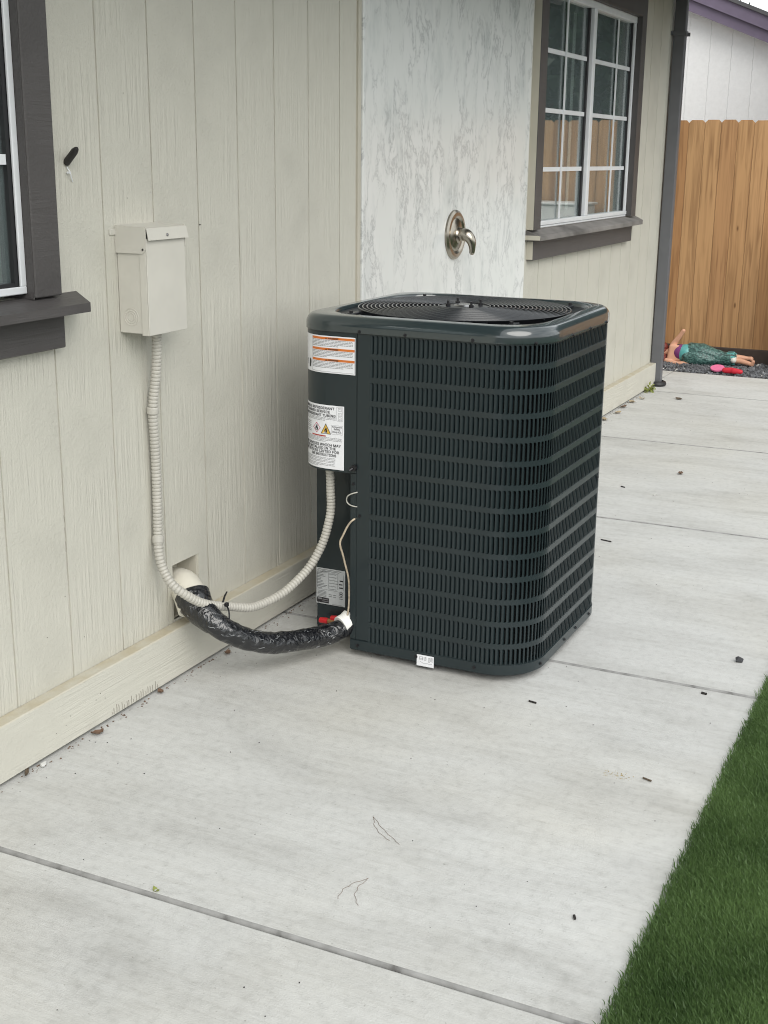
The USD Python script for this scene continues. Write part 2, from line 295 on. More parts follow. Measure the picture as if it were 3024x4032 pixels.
def cbox(x0, x1, y0, y1, z0, z1, c=.003):
    """box with chamfered edges"""
    c = min(c, (x1 - x0) * .4, (y1 - y0) * .4, (z1 - z0) * .4)
    pts = []
    for sx, X in ((1, x0), (-1, x1)):
        for sy, Y in ((1, y0), (-1, y1)):
            for sz, Z in ((1, z0), (-1, z1)):
                pts += [(X + sx * c, Y + sy * c, Z), (X + sx * c, Y, Z + sz * c), (X, Y + sy * c, Z + sz * c)]
    return trimesh.convex.convex_hull(np.array(pts))
def hull(pts): return trimesh.convex.convex_hull(np.array(pts, float))
def tube(path, r, sides=10, cap=True):
    p = np.asarray(path, float); n = len(p)
    r = np.broadcast_to(np.asarray(r, float), (n,))
    t = np.gradient(p, axis=0); t /= np.linalg.norm(t, axis=1, keepdims=True) + 1e-12
    a = np.zeros_like(p); ref = np.array([0, 0, 1.0]) if abs(t[0, 2]) < .9 else np.array([1.0, 0, 0])
    for i in range(n):
        ref = ref - t[i] * (ref @ t[i]); ref /= np.linalg.norm(ref); a[i] = ref
    b = np.cross(t, a); ang = np.arange(sides) * 2 * np.pi / sides
    v = (p[:, None] + r[:, None, None] * (np.cos(ang)[None, :, None] * a[:, None] + np.sin(ang)[None, :, None] * b[:, None])).reshape(-1, 3)
    i, j = np.meshgrid(np.arange(n - 1), np.arange(sides), indexing='ij')
    q = np.stack([i * sides + j, i * sides + (j + 1) % sides, (i + 1) * sides + (j + 1) % sides, (i + 1) * sides + j], -1).reshape(-1, 4)
    f = np.vstack([q[:, [0, 1, 2]], q[:, [0, 2, 3]]])
    if cap:
        v = np.vstack([v, p[0], p[-1]]); k = np.arange(sides)
        f = np.vstack([f, np.stack([np.full(sides, len(v) - 2), (k + 1) % sides, k], 1), np.stack([np.full(sides, len(v) - 1), (n - 1) * sides + k, (n - 1) * sides + (k + 1) % sides], 1)])
    return trimesh.Trimesh(v, f, process=False)
def spline(pts, n):
    from scipy.interpolate import CubicSpline
    p = np.asarray(pts, float); d = np.r_[0, np.cumsum(np.linalg.norm(np.diff(p, axis=0), axis=1))]
    return CubicSpline(d, p)(np.linspace(0, d[-1], n)), d[-1]
def loft(rings, close_first=False, close_last=False):
    """rings: list of (N,3) closed loops"""
    R = np.array(rings); m, n = R.shape[:2]; v = R.reshape(-1, 3)
    i, j = np.meshgrid(np.arange(m - 1), np.arange(n), indexing='ij')
    q = np.stack([i * n + j, i * n + (j + 1) % n, (i + 1) * n + (j + 1) % n, (i + 1) * n + j], -1).reshape(-1, 4)
    f = [q[:, [0, 1, 2]], q[:, [0, 2, 3]]]; k = np.arange(n)
    if close_first:
        v = np.vstack([v, R[0].mean(0)]); f.append(np.stack([np.full(n, len(v) - 1), (k + 1) % n, k], 1))
    if close_last:
        v = np.vstack([v, R[-1].mean(0)]); f.append(np.stack([np.full(n, len(v) - 1), (m - 1) * n + k, (m - 1) * n + (k + 1) % n], 1))
    t = trimesh.Trimesh(v, np.vstack(f), process=False); t.fix_normals(); return t
def frame_map(mesh, o, ux, uy, uz):
    """mesh drawn in its own xyz placed with axes ux, uy, uz at o"""
    m = mesh.copy(); V = np.asarray(m.vertices)
    m.vertices = np.asarray(o) + V[:, :1] * np.asarray(ux) + V[:, 1:2] * np.asarray(uy) + V[:, 2:3] * np.asarray(uz); return m
def revolve(profile, sections=32):
    return trimesh.creation.revolve(np.array(profile, float), sections=sections)
def prism(poly, depth): return trimesh.util.concatenate([trimesh.creation.extrude_polygon(g, depth, engine='earcut') for g in getattr(poly, 'geoms', [poly])])

# ------------------------------------------------------------------ ground, paving, lawn
gnd = trimesh.creation.box((600, 600, .2)); gnd.apply_translation((0, 0, -.17))
obj('ground', gnd, 'soil', label='bare soil under the yard', kind='structure')

LAWN_Y = -1.66
def slab_mesh(x0, x1, y0, y1, far_edge=True):
    """a slab with the tooled, rounded edge that shows at each joint (near end: x0)"""
    prof = [(x0 + .0143, -.07), (x0 + .0143, -.0006), (x0 + .0165, 0)]
    for a in np.linspace(1, 0, 4):
        prof.append((x1 - .0015 - .007 * (1 - math.cos(a * math.pi / 2)), -.007 * (1 - math.sin(a * math.pi / 2))))
    prof.append((x1 - .0015, -.07))
    m = prism(sg.Polygon(prof), y1 - y0)   # drawn x,z then y
    V = np.asarray(m.vertices).copy(); m.vertices = np.c_[V[:, 0], y0 + V[:, 2], V[:, 1]]; m.fix_normals(); return m
def edge_mesh(x0, y0, y1):
    prof = [(x0 + .0040, -.06)] + [(x0 + .0040 + .0100 * (1 - math.cos(q)), -.0105 * (1 - math.sin(q)) - .0008) for q in np.linspace(0, math.pi / 2, 6)] + [(x0 + .0142, -.06)]
    n = 60; ys = np.linspace(y0, y1, n); rings = []
    for y in ys:
        k = (meshkit.fbm(np.array([[x0 * 7, y * 9, 0.]]), 4, 3)[0] - .5) * .008
        rings.append([(px + (k if 0 < i < 7 else 0) * (1 - (i / 7.0)), y, pz + (k * .35 if 0 < i < 7 else 0)) for i, (px, pz) in enumerate(prof)])
    return loft(rings)
patio = thing('patio', 'pale broom-finished concrete walk cut into slabs along the house wall', None, kind='structure')
JX = [-1.36, .312, 1.983, 3.655, 5.367, 7.043, 8.655, 9.56]
for a, b in zip(JX[:-1], JX[1:]):
    obj('slab', slab_mesh(a, b, LAWN_Y - .02, -.018 if a > 8.6 else .05), 'concrete', patio, smooth=35)
    if a > -1: obj('tooled_edge', edge_mesh(a, LAWN_Y - .02, -.018 if a > 8.6 else .05), 'joint_concrete', patio, smooth=40)
m = prism(sg.Polygon([(8.98, -.010), (9.56, -.010), (9.56, 2.6), (8.98, 2.6)]), .07); m.apply_translation((0, 0, -.07)); obj('slab', m, 'concrete', patio)
for x in JX[1:-1]: obj('joint_bottom', box(x - .010, x + .0145, LAWN_Y - .02, .05, -.065, -.035), 'soil', patio)
obj('joint_bottom', box(8.67, 9.56, -.03, .0, -.06, -.02), 'soil', patio)

# turf: blades in tufts
tb = box(-6, 9.5, -16, LAWN_Y, -.06, -.004)
lawn = thing('lawn', 'short dense green artificial turf along the edge of the concrete walk', 'lawn', kind='stuff')
obj('turf_backing', tb, 'turf_base', lawn)
def tuft(seed, blades=16):
    r = np.random.default_rng(seed); V, F = [], []
    for k in range(blades):
        o = r.uniform(-.016, .016, 2); a = r.uniform(0, 2 * np.pi); h = r.uniform(.014, .025); lean = r.uniform(.05, .65) * h; w = r.uniform(.0007, .0013)
        la = r.normal(2.4, .9); d = np.array([math.cos(la), math.sin(la)]); s = np.array([math.cos(a), math.sin(a)])
        b = len(V)
        for t, ww in ((0, 1), (.5, .85), (.8, .6)):
            c = o + d * lean * t ** 1.8; z = h * t
            V += [(*(c - s * w * ww), z), (*(c + s * w * ww), z)]
        V.append((*(o + d * lean), h * .97))
        F += [(b, b + 1, b + 3), (b, b + 3, b + 2), (b + 2, b + 3, b + 5), (b + 2, b + 5, b + 4), (b + 4, b + 5, b + 6)]
    return trimesh.Trimesh(np.array(V), np.array(F), process=False)
pi = UsdGeom.PointInstancer.Define(stage, lawn + '/blades'); keys(pi.GetPrim(), kind='stuff')
protos = []
for k in range(6):
    pm = usdkit.mesh(stage, f'{lawn}/blades/Prototypes/tuft_{k:03d}', tuft(100 + k), MAT['turf'], smooth=False)
    protos.append(pm.GetPath())
pi.CreatePrototypesRel().SetTargets(protos)
P = []
def scatter(x0, x1, y0, y1, step):
    nx, ny = int((x1 - x0) / step), int((y1 - y0) / step)
    gx, gy = np.meshgrid(np.arange(nx), np.arange(ny), indexing='ij')
    q = np.stack([x0 + (gx + nrng.uniform(0, 1, gx.shape)) * step, y0 + (gy + nrng.uniform(0, 1, gx.shape)) * step], -1).reshape(-1, 2)
    P.append(q)
scatter(1.5, 4.2, -2.45, LAWN_Y - .013, .0074)
scatter(-1.0, 1.5, -2.45, LAWN_Y + .008, .02)
scatter(4.2, 9.4, -2.45, LAWN_Y + .008, .02)
scatter(-1.0, 9.4, -6.5, -2.45, .055)
P = np.vstack(P); N = len(P)
P3 = np.c_[P, np.full(N, -.003)]
yaw = nrng.normal(0, .7, N); sc = nrng.uniform(.75, 1.2, N)
big = (P[:, 1] < -2.45) | (P[:, 0] < 1.5) | (P[:, 0] > 4.2); sc[big] *= 1.5
pi.CreatePositionsAttr(Vt.Vec3fArray.FromNumpy(P3.astype(np.float32)))
pi.CreateProtoIndicesAttr(Vt.IntArray.FromNumpy(nrng.integers(0, 6, N).astype(np.int32)))
qq = np.zeros((N, 4)); qq[:, 0] = np.cos(yaw / 2); qq[:, 3] = np.sin(yaw / 2)
pi.CreateOrientationsAttr(Vt.QuathArray([Gf.Quath(float(a), 0, 0, float(b)) for a, b in qq[:, [0, 3]]]))
pi.CreateScalesAttr(Vt.Vec3fArray.FromNumpy(np.repeat(sc[:, None], 3, 1).astype(np.float32)))

# gravel strip in front of the far fence
def rock(seed, flat=.7):
    r = np.random.default_rng(seed); p = r.normal(size=(14, 3)); p /= np.linalg.norm(p, axis=1, keepdims=True); p *= r.uniform(.7, 1.0, (14, 1)) * np.array([1, r.uniform(.6, .95), flat])
    return hull(p)
gravel = thing('gravel', 'bed of broken dark grey stones between the walk and the wooden fence', 'gravel', kind='stuff')
gb = box(9.562, 10.24, -7.4, 3, -.06, -.005); obj('gravel_bed', gb, 'soil', gravel)
gi = UsdGeom.PointInstancer.Define(stage, gravel + '/stones'); keys(gi.GetPrim(), kind='stuff')
gp = [usdkit.mesh(stage, f'{gravel}/stones/Prototypes/stone_{k:03d}', rock(20 + k), MAT['rock'] if k < 7 else MAT['rock_white'], smooth=False).GetPath() for k in range(8)]
gi.CreatePrototypesRel().SetTargets(gp)
NG = 9000
gx = nrng.uniform(9.575, 10.235, NG); gy = nrng.uniform(-1.8, 1.0, NG)
gz = nrng.uniform(-.014, .006, NG)
gs = np.clip(nrng.lognormal(-4.35, .33, NG), .006, .026)
gi.CreatePositionsAttr(Vt.Vec3fArray.FromNumpy(np.c_[gx, gy, gz].astype(np.float32)))
pid = nrng.integers(0, 7, NG); pid[nrng.uniform(size=NG) < .02] = 7
gi.CreateProtoIndicesAttr(Vt.IntArray.FromNumpy(pid.astype(np.int32)))
qr = nrng.normal(size=(NG, 4)); qr /= np.linalg.norm(qr, axis=1, keepdims=True)
gi.CreateOrientationsAttr(Vt.QuathArray([Gf.Quath(*map(float, q)) for q in qr]))
gi.CreateScalesAttr(Vt.Vec3fArray.FromNumpy(np.repeat(gs[:, None], 3, 1).astype(np.float32)))

# ------------------------------------------------------------------ house
house = thing('house', 'beige house with grooved wood siding, grey window trim and a faux marble wall panel', 'house')
WX0, WX1, WZ1 = -2.6, 8.95, 2.56
PITCH, G0 = .2245, 2.3425
W1 = (1.20, 2.464, 1.20, 2.40)       # openings (x0,x1,z0,z1)
W2 = (6.244, 7.966, 1.20, 2.36)
HOLE = (3.046, 3.187, .168, .343)
openings = shapely.union_all([sg.box(q[0], q[2], q[1], q[3]) for q in (W1, W2, HOLE)])
edges = [WX0] + [G0 + PITCH * k for k in range(-22, 9) if WX0 + .05 < G0 + PITCH * k < 4.2] + [4.268]
segs = list(zip(edges[:-1], edges[1:]))
e2 = [6.106] + [6.128 + PITCH * k for k in range(1, 13) if 6.128 + PITCH * k < 8.9] + [8.95]
segs += list(zip(e2[:-1], e2[1:]))
def siding(x0, x1):
    g = .0028
    poly = sg.box(x0 + g, .15, x1 - g, WZ1).difference(openings)
    out = []
    for pg in (poly.geoms if hasattr(poly, 'geoms') else [poly]):
        if pg.area < 1e-4: continue
        m = prism(pg, .012); V = np.asarray(m.vertices).copy()
        # V: x, z, depth -> face at y=0, edges eased into the groove
        y = .012 - V[:, 2]
        m.vertices = np.c_[V[:, 0], y, V[:, 1]]; m.fix_normals(); out.append(m)
        # eased arrises: slanted strips from the face edge down into the groove
    return out
for a, b in segs:
    for q in siding(a, b): obj('siding_board', q, 'siding', house)
back = sg.box(WX0, .02, 4.272, WZ1).union(sg.box(6.10, .02, WX1, WZ1)).difference(openings)
bm = []
for pg in (back.geoms if hasattr(back, 'geoms') else [back]):
    m = prism(pg, .10); V = np.asarray(m.vertices).copy(); m.vertices = np.c_[V[:, 0], .0036 + V[:, 2], V[:, 1]]; m.fix_normals(); bm.append(m)
obj('groove_sheet', bm, 'siding', house)
bm2 = box(4.272, 6.10, .004, .10, .02, WZ1); obj('wall_sheet', bm2, 'trim_beige', house)
obj('base_board', [cbox(WX0, 8.955, -.045, .0, .010, .162, .003)], 'base_paint', house)
obj('corner_strip', [cbox(4.2785, 4.302, -.004, .012, .165, WZ1, .002)], 'trim_beige', house)
obj('marble_panel', [cbox(4.304, 6.105, -.011, .003, .166, WZ1, .003)], 'marble_sheet', house, label='white marble-look wall panel with grey veins')
obj('end_wall', [box(8.93, 8.95, .1, 6, .01, WZ1)], 'siding', house)
# inside of the hole
obj('hole_lining', [box(HOLE[0], HOLE[1], .075, .085, HOLE[2], HOLE[3]), box(HOLE[0] + .001, HOLE[1] - .001, .01, .07, HOLE[2] - .004, HOLE[2] + .003)], 'trim_beige', house)
# cracks in the grooves, flecks on the paint, scuffs on the base board
r_ = random.Random(21)
for x, za, zb in ((3.017, 1.52, 1.70), (3.017, 1.75, 1.84), (3.241, 1.46, 1.62), (3.241, 1.30, 1.37), (2.79, .60, .74), (2.568, .52, .62)):
    zz = np.linspace(za, zb, 9); obj('crack', tube([(x + r_.uniform(-.0016, .0016), .0040, z) for z in zz], .0010, 4), 'bark', house)
for x, z, q in ((3.246, 1.345, .0042), (2.90, 1.70, .0018), (2.55, .40, .002), (2.62, .26, .0018), (2.96, .61, .0016), (3.35, .47, .0018), (2.47, .31, .002), (2.9, 1.43, .0017)):
    m = rock(r_.randrange(99), .6); m.apply_scale(q); m.apply_translation((x, -.0006, z)); obj('fleck', m, 'speck', house)
for x, z in ((2.49, .085), (2.60, .088), (2.62, .100), (2.64, .078), (2.43, .060), (2.47, .066)):
    m = rock(r_.randrange(99), .6); m.apply_scale(.0020); m.apply_translation((x, -.0452, z)); obj('fleck', m, 'speck', house)
sc_ = []
for k in range(20):
    x = 2.665 + .0115 * k + r_.uniform(-.002, .002); z = .013 + r_.uniform(0, .004); h = r_.uniform(.008, .026)
    sc_.append(tube([(x, -.0453, z), (x + .001, -.0453, z + h * .5), (x + .0005, -.0453, z + h)], .0007, 4))
obj('scuff', sc_, 'bark', house, kind='stuff')
obj('hole_edge', [box(HOLE[1] - .010, HOLE[1] - .0004, .003, .074, HOLE[2] + .004, HOLE[3] - .0005)], 'trim_beige', house)
# eave
obj('soffit', [box(WX0, 8.90, -.74, .1, 2.565, 2.59), box(WX0, 8.90, -.76, -.74, 2.545, 2.70)], 'soffit', house)
rf = hull([(WX0, -.80, 2.70), (8.95, -.80, 2.70), (WX0, 4, 4.3), (8.95, 4, 4.3), (WX0, -.80, 2.74), (8.95, -.80, 2.74), (WX0, 4, 4.36), (8.95, 4, 4.36)])
obj('roof', rf, 'shingle', house)
# rooms behind the glass
def room(x0, x1, y1, z0, z1):
    t = .02; return [box(x0, x1, y1, y1 + t, z0, z1), box(x0, x0 + t, .12, y1, z0, z1), box(x1 - t, x1, .12, y1, z0, z1), box(x0, x1, .12, y1, z0, z0 + t), box(x0, x1, .12, y1, z1 - t, z1)]
obj('room_shell', room(.6, 3.6, 2.6, .05, 2.5), 'room', house); obj('room_shell', room(5.4, 8.9, 2.6, .05, 2.5), 'room', house)

def window_one():
    w = UsdGeom.Xform.Define(stage, house + '/window').GetPath().pathString; BASE[w] = BASE[house]; USED[house + '/window'] = 0
    keys(stage.GetPrimAtPath(w), label='window with a grey frame board, black gasket and pale vertical blinds')
    x0, x1, z0, z1 = W1
    obj('trim_board', [cbox(x1, x1 + .099, -.040, -.0002, 1.203, 2.52, .003)], 'trim_grey_upright', w)
    obj('trim_board', [cbox(x0 - .1, x0, -.040, -.0002, 1.203, 2.52, .003)], 'trim_grey_upright', w)
    obj('trim_board', [cbox(x0, x1, -.041, -.0002, z1, 2.5, .003)], 'trim_grey', w)
    for q in (box(x1 - .003, x1 - .0005, -.036, .06, z0, z1), box(x0 + .0005, x0 + .003, -.036, .06, z0, z1)): obj('reveal', q, 'trim_grey', w)
    # sill with an angled right end, apron under it
    s = [(x0 - .12, .0, 1.198), (2.665, .0, 1.202), (2.585, -.108, 1.186), (x0 - .12, -.108, 1.186), (x0 - .12, .0, 1.165), (2.665, .0, 1.166), (2.585, -.108, 1.163), (x0 - .12, -.108, 1.163)]
    obj('sill', hull(s), 'trim_grey', w)
    obj('apron', [cbox(x0 - .1, 2.571, -.036, -.0005, 1.070, 1.163, .003)], 'trim_grey', w)
    f = [cbox(x1 - .0225, x1 - .003, -.016, -.0080, 1.232, z1 - .02, .002), cbox(x0 + .003, x1 - .003, -.0165, -.0080, 1.214, 1.232, .002), cbox(x0 + .003, x0 + .022, -.016, -.008, 1.232, z1, .002), cbox(x0 + .022, x1 - .0225, -.016, -.008, z1 - .02, z1, .002)]
    obj('frame', f, 'white_frame', w)
    for q in (box(x1 - .036, x1 - .0035, -.0078, .03, 1.2325, z1 - .02), box(x0 + .03, x1 - .0362, -.0076, .03, 1.2325, 1.241)): obj('gasket', q, 'black_rubber', w)
    obj('pane', [box(x0 + .02, x1 - .034, .004, .007, 1.24, z1 - .02)], 'glass', w)
    for z in (1.518, 1.80): obj('muntin', [box(x0 + .03, x1 - .0365, -.006, .0015, z, z + .024)], 'white_frame', w)
    for k in range(13):
        xs = x1 - .075 - .1 * k
        m = trimesh.creation.box((.089, .0015, 1.15)); m.apply_transform(trimesh.transformations.rotation_matrix(math.radians(9), (0, 0, 1))); m.apply_translation((xs - .010, .034, 1.80))
        obj('blind_slat', m, 'blind', w)
window_one()
def window_two():
    w = house + '/window_001'; UsdGeom.Xform.Define(stage, w); BASE[w] = BASE[house]
    keys(stage.GetPrimAtPath(w), label='white sliding window with two gridded sashes reflecting the fence')
    x0, x1, z0, z1 = W2
    for a, b in ((x0 - .101, x0), (x1, x1 + .101)):
        obj('trim_board', [cbox(a, b, -.040, -.0365, 1.197, 2.50, .001)], 'trim_grey_upright', w)
        obj('trim_edge', [box(a + .0008, b - .0008, -.0364, -.0002, 1.198, 2.499)], 'trim_beige', w)
    obj('trim_board', [cbox(x0, x1, -.0405, -.0004, z1, z1 + .13, .002)], 'trim_grey', w)
    for q in (box(x1 - .003, x1 - .0003, -.037, .06, z0, z1), box(x0 + .0003, x0 + .003, -.037, .06, z0, z1), box(x0, x1, -.037, .06, z1 - .003, z1 - .0003)): obj('reveal', q, 'trim_grey', w)
    s = [(6.128, .0, 1.196), (8.185, .0, 1.198), (8.085, -.086, 1.174), (6.128, -.070, 1.172), (6.128, .0, 1.146), (8.185, .0, 1.15), (8.085, -.086, 1.148), (6.128, -.086, 1.148), (6.128, -.083, 1.160)]
    obj('sill', hull(s), 'sill_worn', w)
    obj('sill_end', [box(6.1255, 6.1275, -.080, -.001, 1.150, 1.172), box(6.1545, 6.1565, -.034, -.001, 1.052, 1.142)], 'trim_beige', w)
    obj('apron', [cbox(6.157, 8.02, -.036, -.0005, 1.048, 1.146, .003)], 'trim_grey', w)
    f = [cbox(x0 + .003, x0 + .03, -.006, .04, 1.232, z1 - .04, .002), cbox(x1 - .022, x1 - .003, -.006, .04, 1.232, z1 - .04, .002),
         cbox(x0 + .003, x1 - .003, -.010, .04, 1.211, 1.232, .002), cbox(x0 + .003, x1 - .003, -.008, .04, z1 - .04, z1 - .003, .002)]
    obj('frame', f, 'white_frame', w)
    obj('frame_flange', [cbox(x0 + .003, x1 - .003, -.006, .03, 1.199, 1.2095, .002)], 'white_frame', w)
    obj('mullion', [cbox(7.085, 7.135, -.012, .026, 1.232, z1 - .04, .003)], 'white_frame', w)
    for q in (box(7.060, 7.084, .010, .03, 1.2325, z1 - .04), box(x1 - .035, x1 - .0225, .008, .03, 1.2325, z1 - .04)): obj('gasket', q, 'black_rubber', w)
    for a, b in ((x0 + .03, 7.07), (7.12, x1 - .022)):
        s = UsdGeom.Xform  # each sash: pane plus its grid
        obj('pane', [box(a, b, .020, .023, 1.232, z1 - .04)], 'glass', w)
        for z in (1.487, 1.775, 2.060):
            obj('muntin', [box(a + .004, b - .012, .0135, .0185, z - .011, z + .011)], 'white_frame', w)
        xm = 6.685 if a < 7 else 7.632
        obj('muntin', [box(xm - .008, xm + .008, .0072, .0130, 1.2335, z1 - .041)], 'white_frame', w)
    obj('curtain', [frame_map(trimesh.creation.box((.05, .002, 1.1)), (xx, .25 + .02 * (k % 2), 1.8), (1, 0, 0), (0, 1, 0), (0, 0, 1)) for k, xx in enumerate([7.03, 7.5, 7.56])], 'blind', w)
window_two()
# downspout at the far corner of the wall
ds = UsdGeom.Xform.Define(stage, house + '/downspout').GetPath().pathString; BASE[ds] = BASE[house]
keys(stage.GetPrimAtPath(ds), label='grey rectangular downspout at the house corner')
def rr(x0, x1, y0, y1, r, z, n=4):
    pts = []
    for cx, cy, a0 in ((x1 - r, y1 - r, 0), (x0 + r, y1 - r, 90), (x0 + r, y0 + r, 180), (x1 - r, y0 + r, 270)):
        for k in range(n): a = math.radians(a0 + 90 * k / (n - 1)); pts.append((cx + r * math.cos(a), cy + r * math.sin(a), z))
    return np.array(pts)
obj('pipe', loft([rr(8.862, 8.918, -.084 - .006 * q, -.006 - .004 * q, .008, z) for q, z in ((0, .02), (.5, 1.2), (1, 2.56))], True, True), 'downspout_grey', ds, smooth=30)
obj('strap', [box(8.858, 8.924, -.0955, -.0908, 2.325, 2.352), box(8.857, 8.8615, -.0955, .0, 2.325, 2.352), box(8.83, 8.857, -.006, -.001, 2.327, 2.350), box(8.9185, 8.925, -.108, .0, 2.322, 2.345)], 'downspout_grey', ds)
obj('drain_collar', [frame_map(revolve([(0, 0), (.060, 0), (.066, .012), (.060, .030), (.050, .034), (.048, .022), (0, .022)], 28), (8.885, -.055, .001), (1, 0, 0), (0, 1, 0), (0, 0, 1))], 'black_rubber', ds, smooth=30)

# ------------------------------------------------------------------ things fixed to the wall
# shower valve
sv = thing('shower_valve', 'brushed nickel shower valve plate and curved lever on the marble panel', 'shower valve', (5.185, -.011, 1.222))
plate = revolve([(0, .030), (.030, .030), (.034, .022), (.062, .016), (.070, .010), (.080, .016), (.094, .015), (.1035, .008), (.105, 0), (0, 0)], 56)
obj('escutcheon', frame_map(plate, (5.185, -.0112, 1.222), (1, 0, 0), (0, 0, 1), (0, -1, 0)), 'nickel', sv, smooth=30)
lp, _ = spline([(0, 0, .028), (0, 0, .055), (0, -.012, .072), (.002, -.034, .082), (.003, -.058, .084), (.003, -.082, .082)], 26)
rad = np.interp(np.linspace(0, 1, 26), [0, .25, .5, .75, .95, 1], [.028, .027, .021, .014, .0115, .006])
obj('lever', frame_map(tube(lp, rad, 18), (5.185, -.0112, 1.222), (1, 0, 0), (0, 0, 1), (0, -1, 0)), 'nickel', sv, smooth=40)
# electric disconnect box
X0, X1, YF, Z0, Z1 = 2.842, 3.018, -.100, 1.070, 1.358
eb = thing('disconnect_box', 'beige metal electrical disconnect box on the siding beside the grey window', 'electrical box', (2.93, 0, 1.07))
obj('case', [cbox(X0, X1 - .003, YF + .022, -.001, Z0 + .004, Z1 - .004, .002)], 'beige_metal', eb)
# cover: front sheet with bent side lip
obj('cover', [cbox(X0 - .002, X1 + .001, YF, YF + .003, Z0, Z1 - .03, .0012), cbox(X0 - .0025, X0 - .0005, YF + .0032, YF + .024, Z0, Z1 - .032, .0006), cbox(X1 - .002, X1 + .001, YF + .0032, YF + .02, Z0, Z1 - .032, .0006)], 'beige_metal', eb)
hd = sg.Polygon([(0, 0), (0, -.07), (.088, -.07), (.100, -.058), (.100, 0)])
flap = prism(hd, .002)
obj('hood', [hull([(X0 - .005, .0, Z1 + .004), (X1 + .004, .0, Z1 + .004), (X0 - .005, YF - .004, Z1 - .002), (X1 + .004, YF - .004, Z1 - .002), (X0 - .005, .0, Z1 + .001), (X1 + .004, .0, Z1 + .001), (X0 - .005, YF - .004, Z1 - .005), (X1 + .004, YF - .004, Z1 - .005)]),
             hull([(X0 - .005, YF - .004, Z1 - .003), (X1 + .004, YF - .004, Z1 - .003), (X0 - .004, YF - .009, Z1 - .034), (X1 + .007, YF - .009, Z1 - .034), (X0 - .005, YF - .0025, Z1 - .003), (X1 + .004, YF - .0025, Z1 - .003), (X0 - .004, YF - .0075, Z1 - .034), (X1 + .007, YF - .0075, Z1 - .034)]),
             frame_map(flap, (X0 - .0055, -.0005, Z1 + .001), (0, -1, 0), (0, 0, 1), (1, 0, 0)), frame_map(flap, (X1 + .002, -.0005, Z1 + .001), (0, -1, 0), (0, 0, 1), (1, 0, 0))], 'beige_metal', eb)
obj('screw', frame_map(revolve([(0, .003), (.0035, .0022), (.0045, 0), (0, 0)], 12), (2.925, YF - .0085, Z1 - .022), (1, 0, 0), (0, 0, 1), (0, -1, 0)), 'steel', eb, smooth=30)
obj('screw', frame_map(revolve([(0, .002), (.0025, .0015), (.003, 0), (0, 0)], 10), (X0 - .006, YF + .010, Z1 - .058), (0, -1, 0), (0, 0, 1), (-1, 0, 0)), 'iron_dark', eb, smooth=30)
kn = []
for r in (.010, .0165, .023):
    a = np.linspace(0, 2 * np.pi, 33)[:-1]
    p = np.c_[np.full(32, X0 - .0002), -.040 + r * np.cos(a), 1.118 + r * np.sin(a)]; p = np.vstack([p, p[:1]])
    kn.append(tube(p, .0011, 6, False))
obj('knockout', kn, 'beige_metal', eb, smooth=True)
obj('mounting_tab', [cbox(X0 - .030, X0 - .004, -.004, -.0005, Z1 - .022, Z1 - .006, .001)], 'beige_metal', eb)

# flexible conduit: stacked ribs along a hanging curve
CON = [(2.94, -.05, 1.075), (2.947, -.045, 1.044), (2.953, -.034, .95), (2.951, -.024, .877), (2.949, -.021, .84), (2.951, -.021, .769), (2.953, -.021, .698), (2.954, -.021, .626), (2.952, -.021, .529), (2.949, -.022, .456), (2.940, -.030, .411),
       (2.937, -.050, .360), (2.936, -.080, .325), (2.956, -.110, .294), (3.001, -.130, .260), (3.056, -.150, .236), (3.115, -.170, .217), (3.172, -.190, .199), (3.248, -.210, .197), (3.310, -.235, .213), (3.360, -.255, .240), (3.401, -.275, .274),
       (3.426, -.295, .319), (3.441, -.310, .364), (3.450, -.320, .411), (3.460, -.325, .466), (3.458, -.325, .519), (3.456, -.325, .558), (3.451, -.325, .604)]
_, Lc = spline(CON, 50)
ribs = int(Lc / .0108); cp, _ = spline(CON, ribs * 8 + 1)
ph = (np.arange(len(cp)) % 8) / 8.0
crad = .0112 + .0029 * np.clip(np.sin(ph * np.pi) * 1.6, 0, 1)
cd = thing('conduit', 'ribbed beige flexible conduit sagging from the electrical box to the air conditioner', 'conduit', (2.95, -.02, .2))
obj('hose', tube(cp, crad, 12), 'conduit_pvc', cd, smooth=50)
for zc in (.84, .456):
    k = [i for i in range(len(cp)) if abs(cp[i][2] - zc) < .011 and cp[i][0] < 2.97]
    obj('coupling', tube(cp[k], np.interp(np.arange(len(k)), [0, 2, len(k) - 3, len(k) - 1], [.0150, .0172, .0172, .0150]), 14), 'conduit_pvc', cd, smooth=50)

# white sleeve elbow in the hole
pe = thing('pipe_elbow', 'fat white plastic pipe elbow poking out of the square hole in the siding', 'pipe', (3.07, 0, .28))
ep, _ = spline([(3.116, .07, .255), (3.106, .02, .264), (3.082, -.020, .266), (3.055, -.055, .251), (3.032, -.085, .222)], 22)
obj('elbow', tube(ep, .050, 26), 'white_pvc', pe, smooth=40)
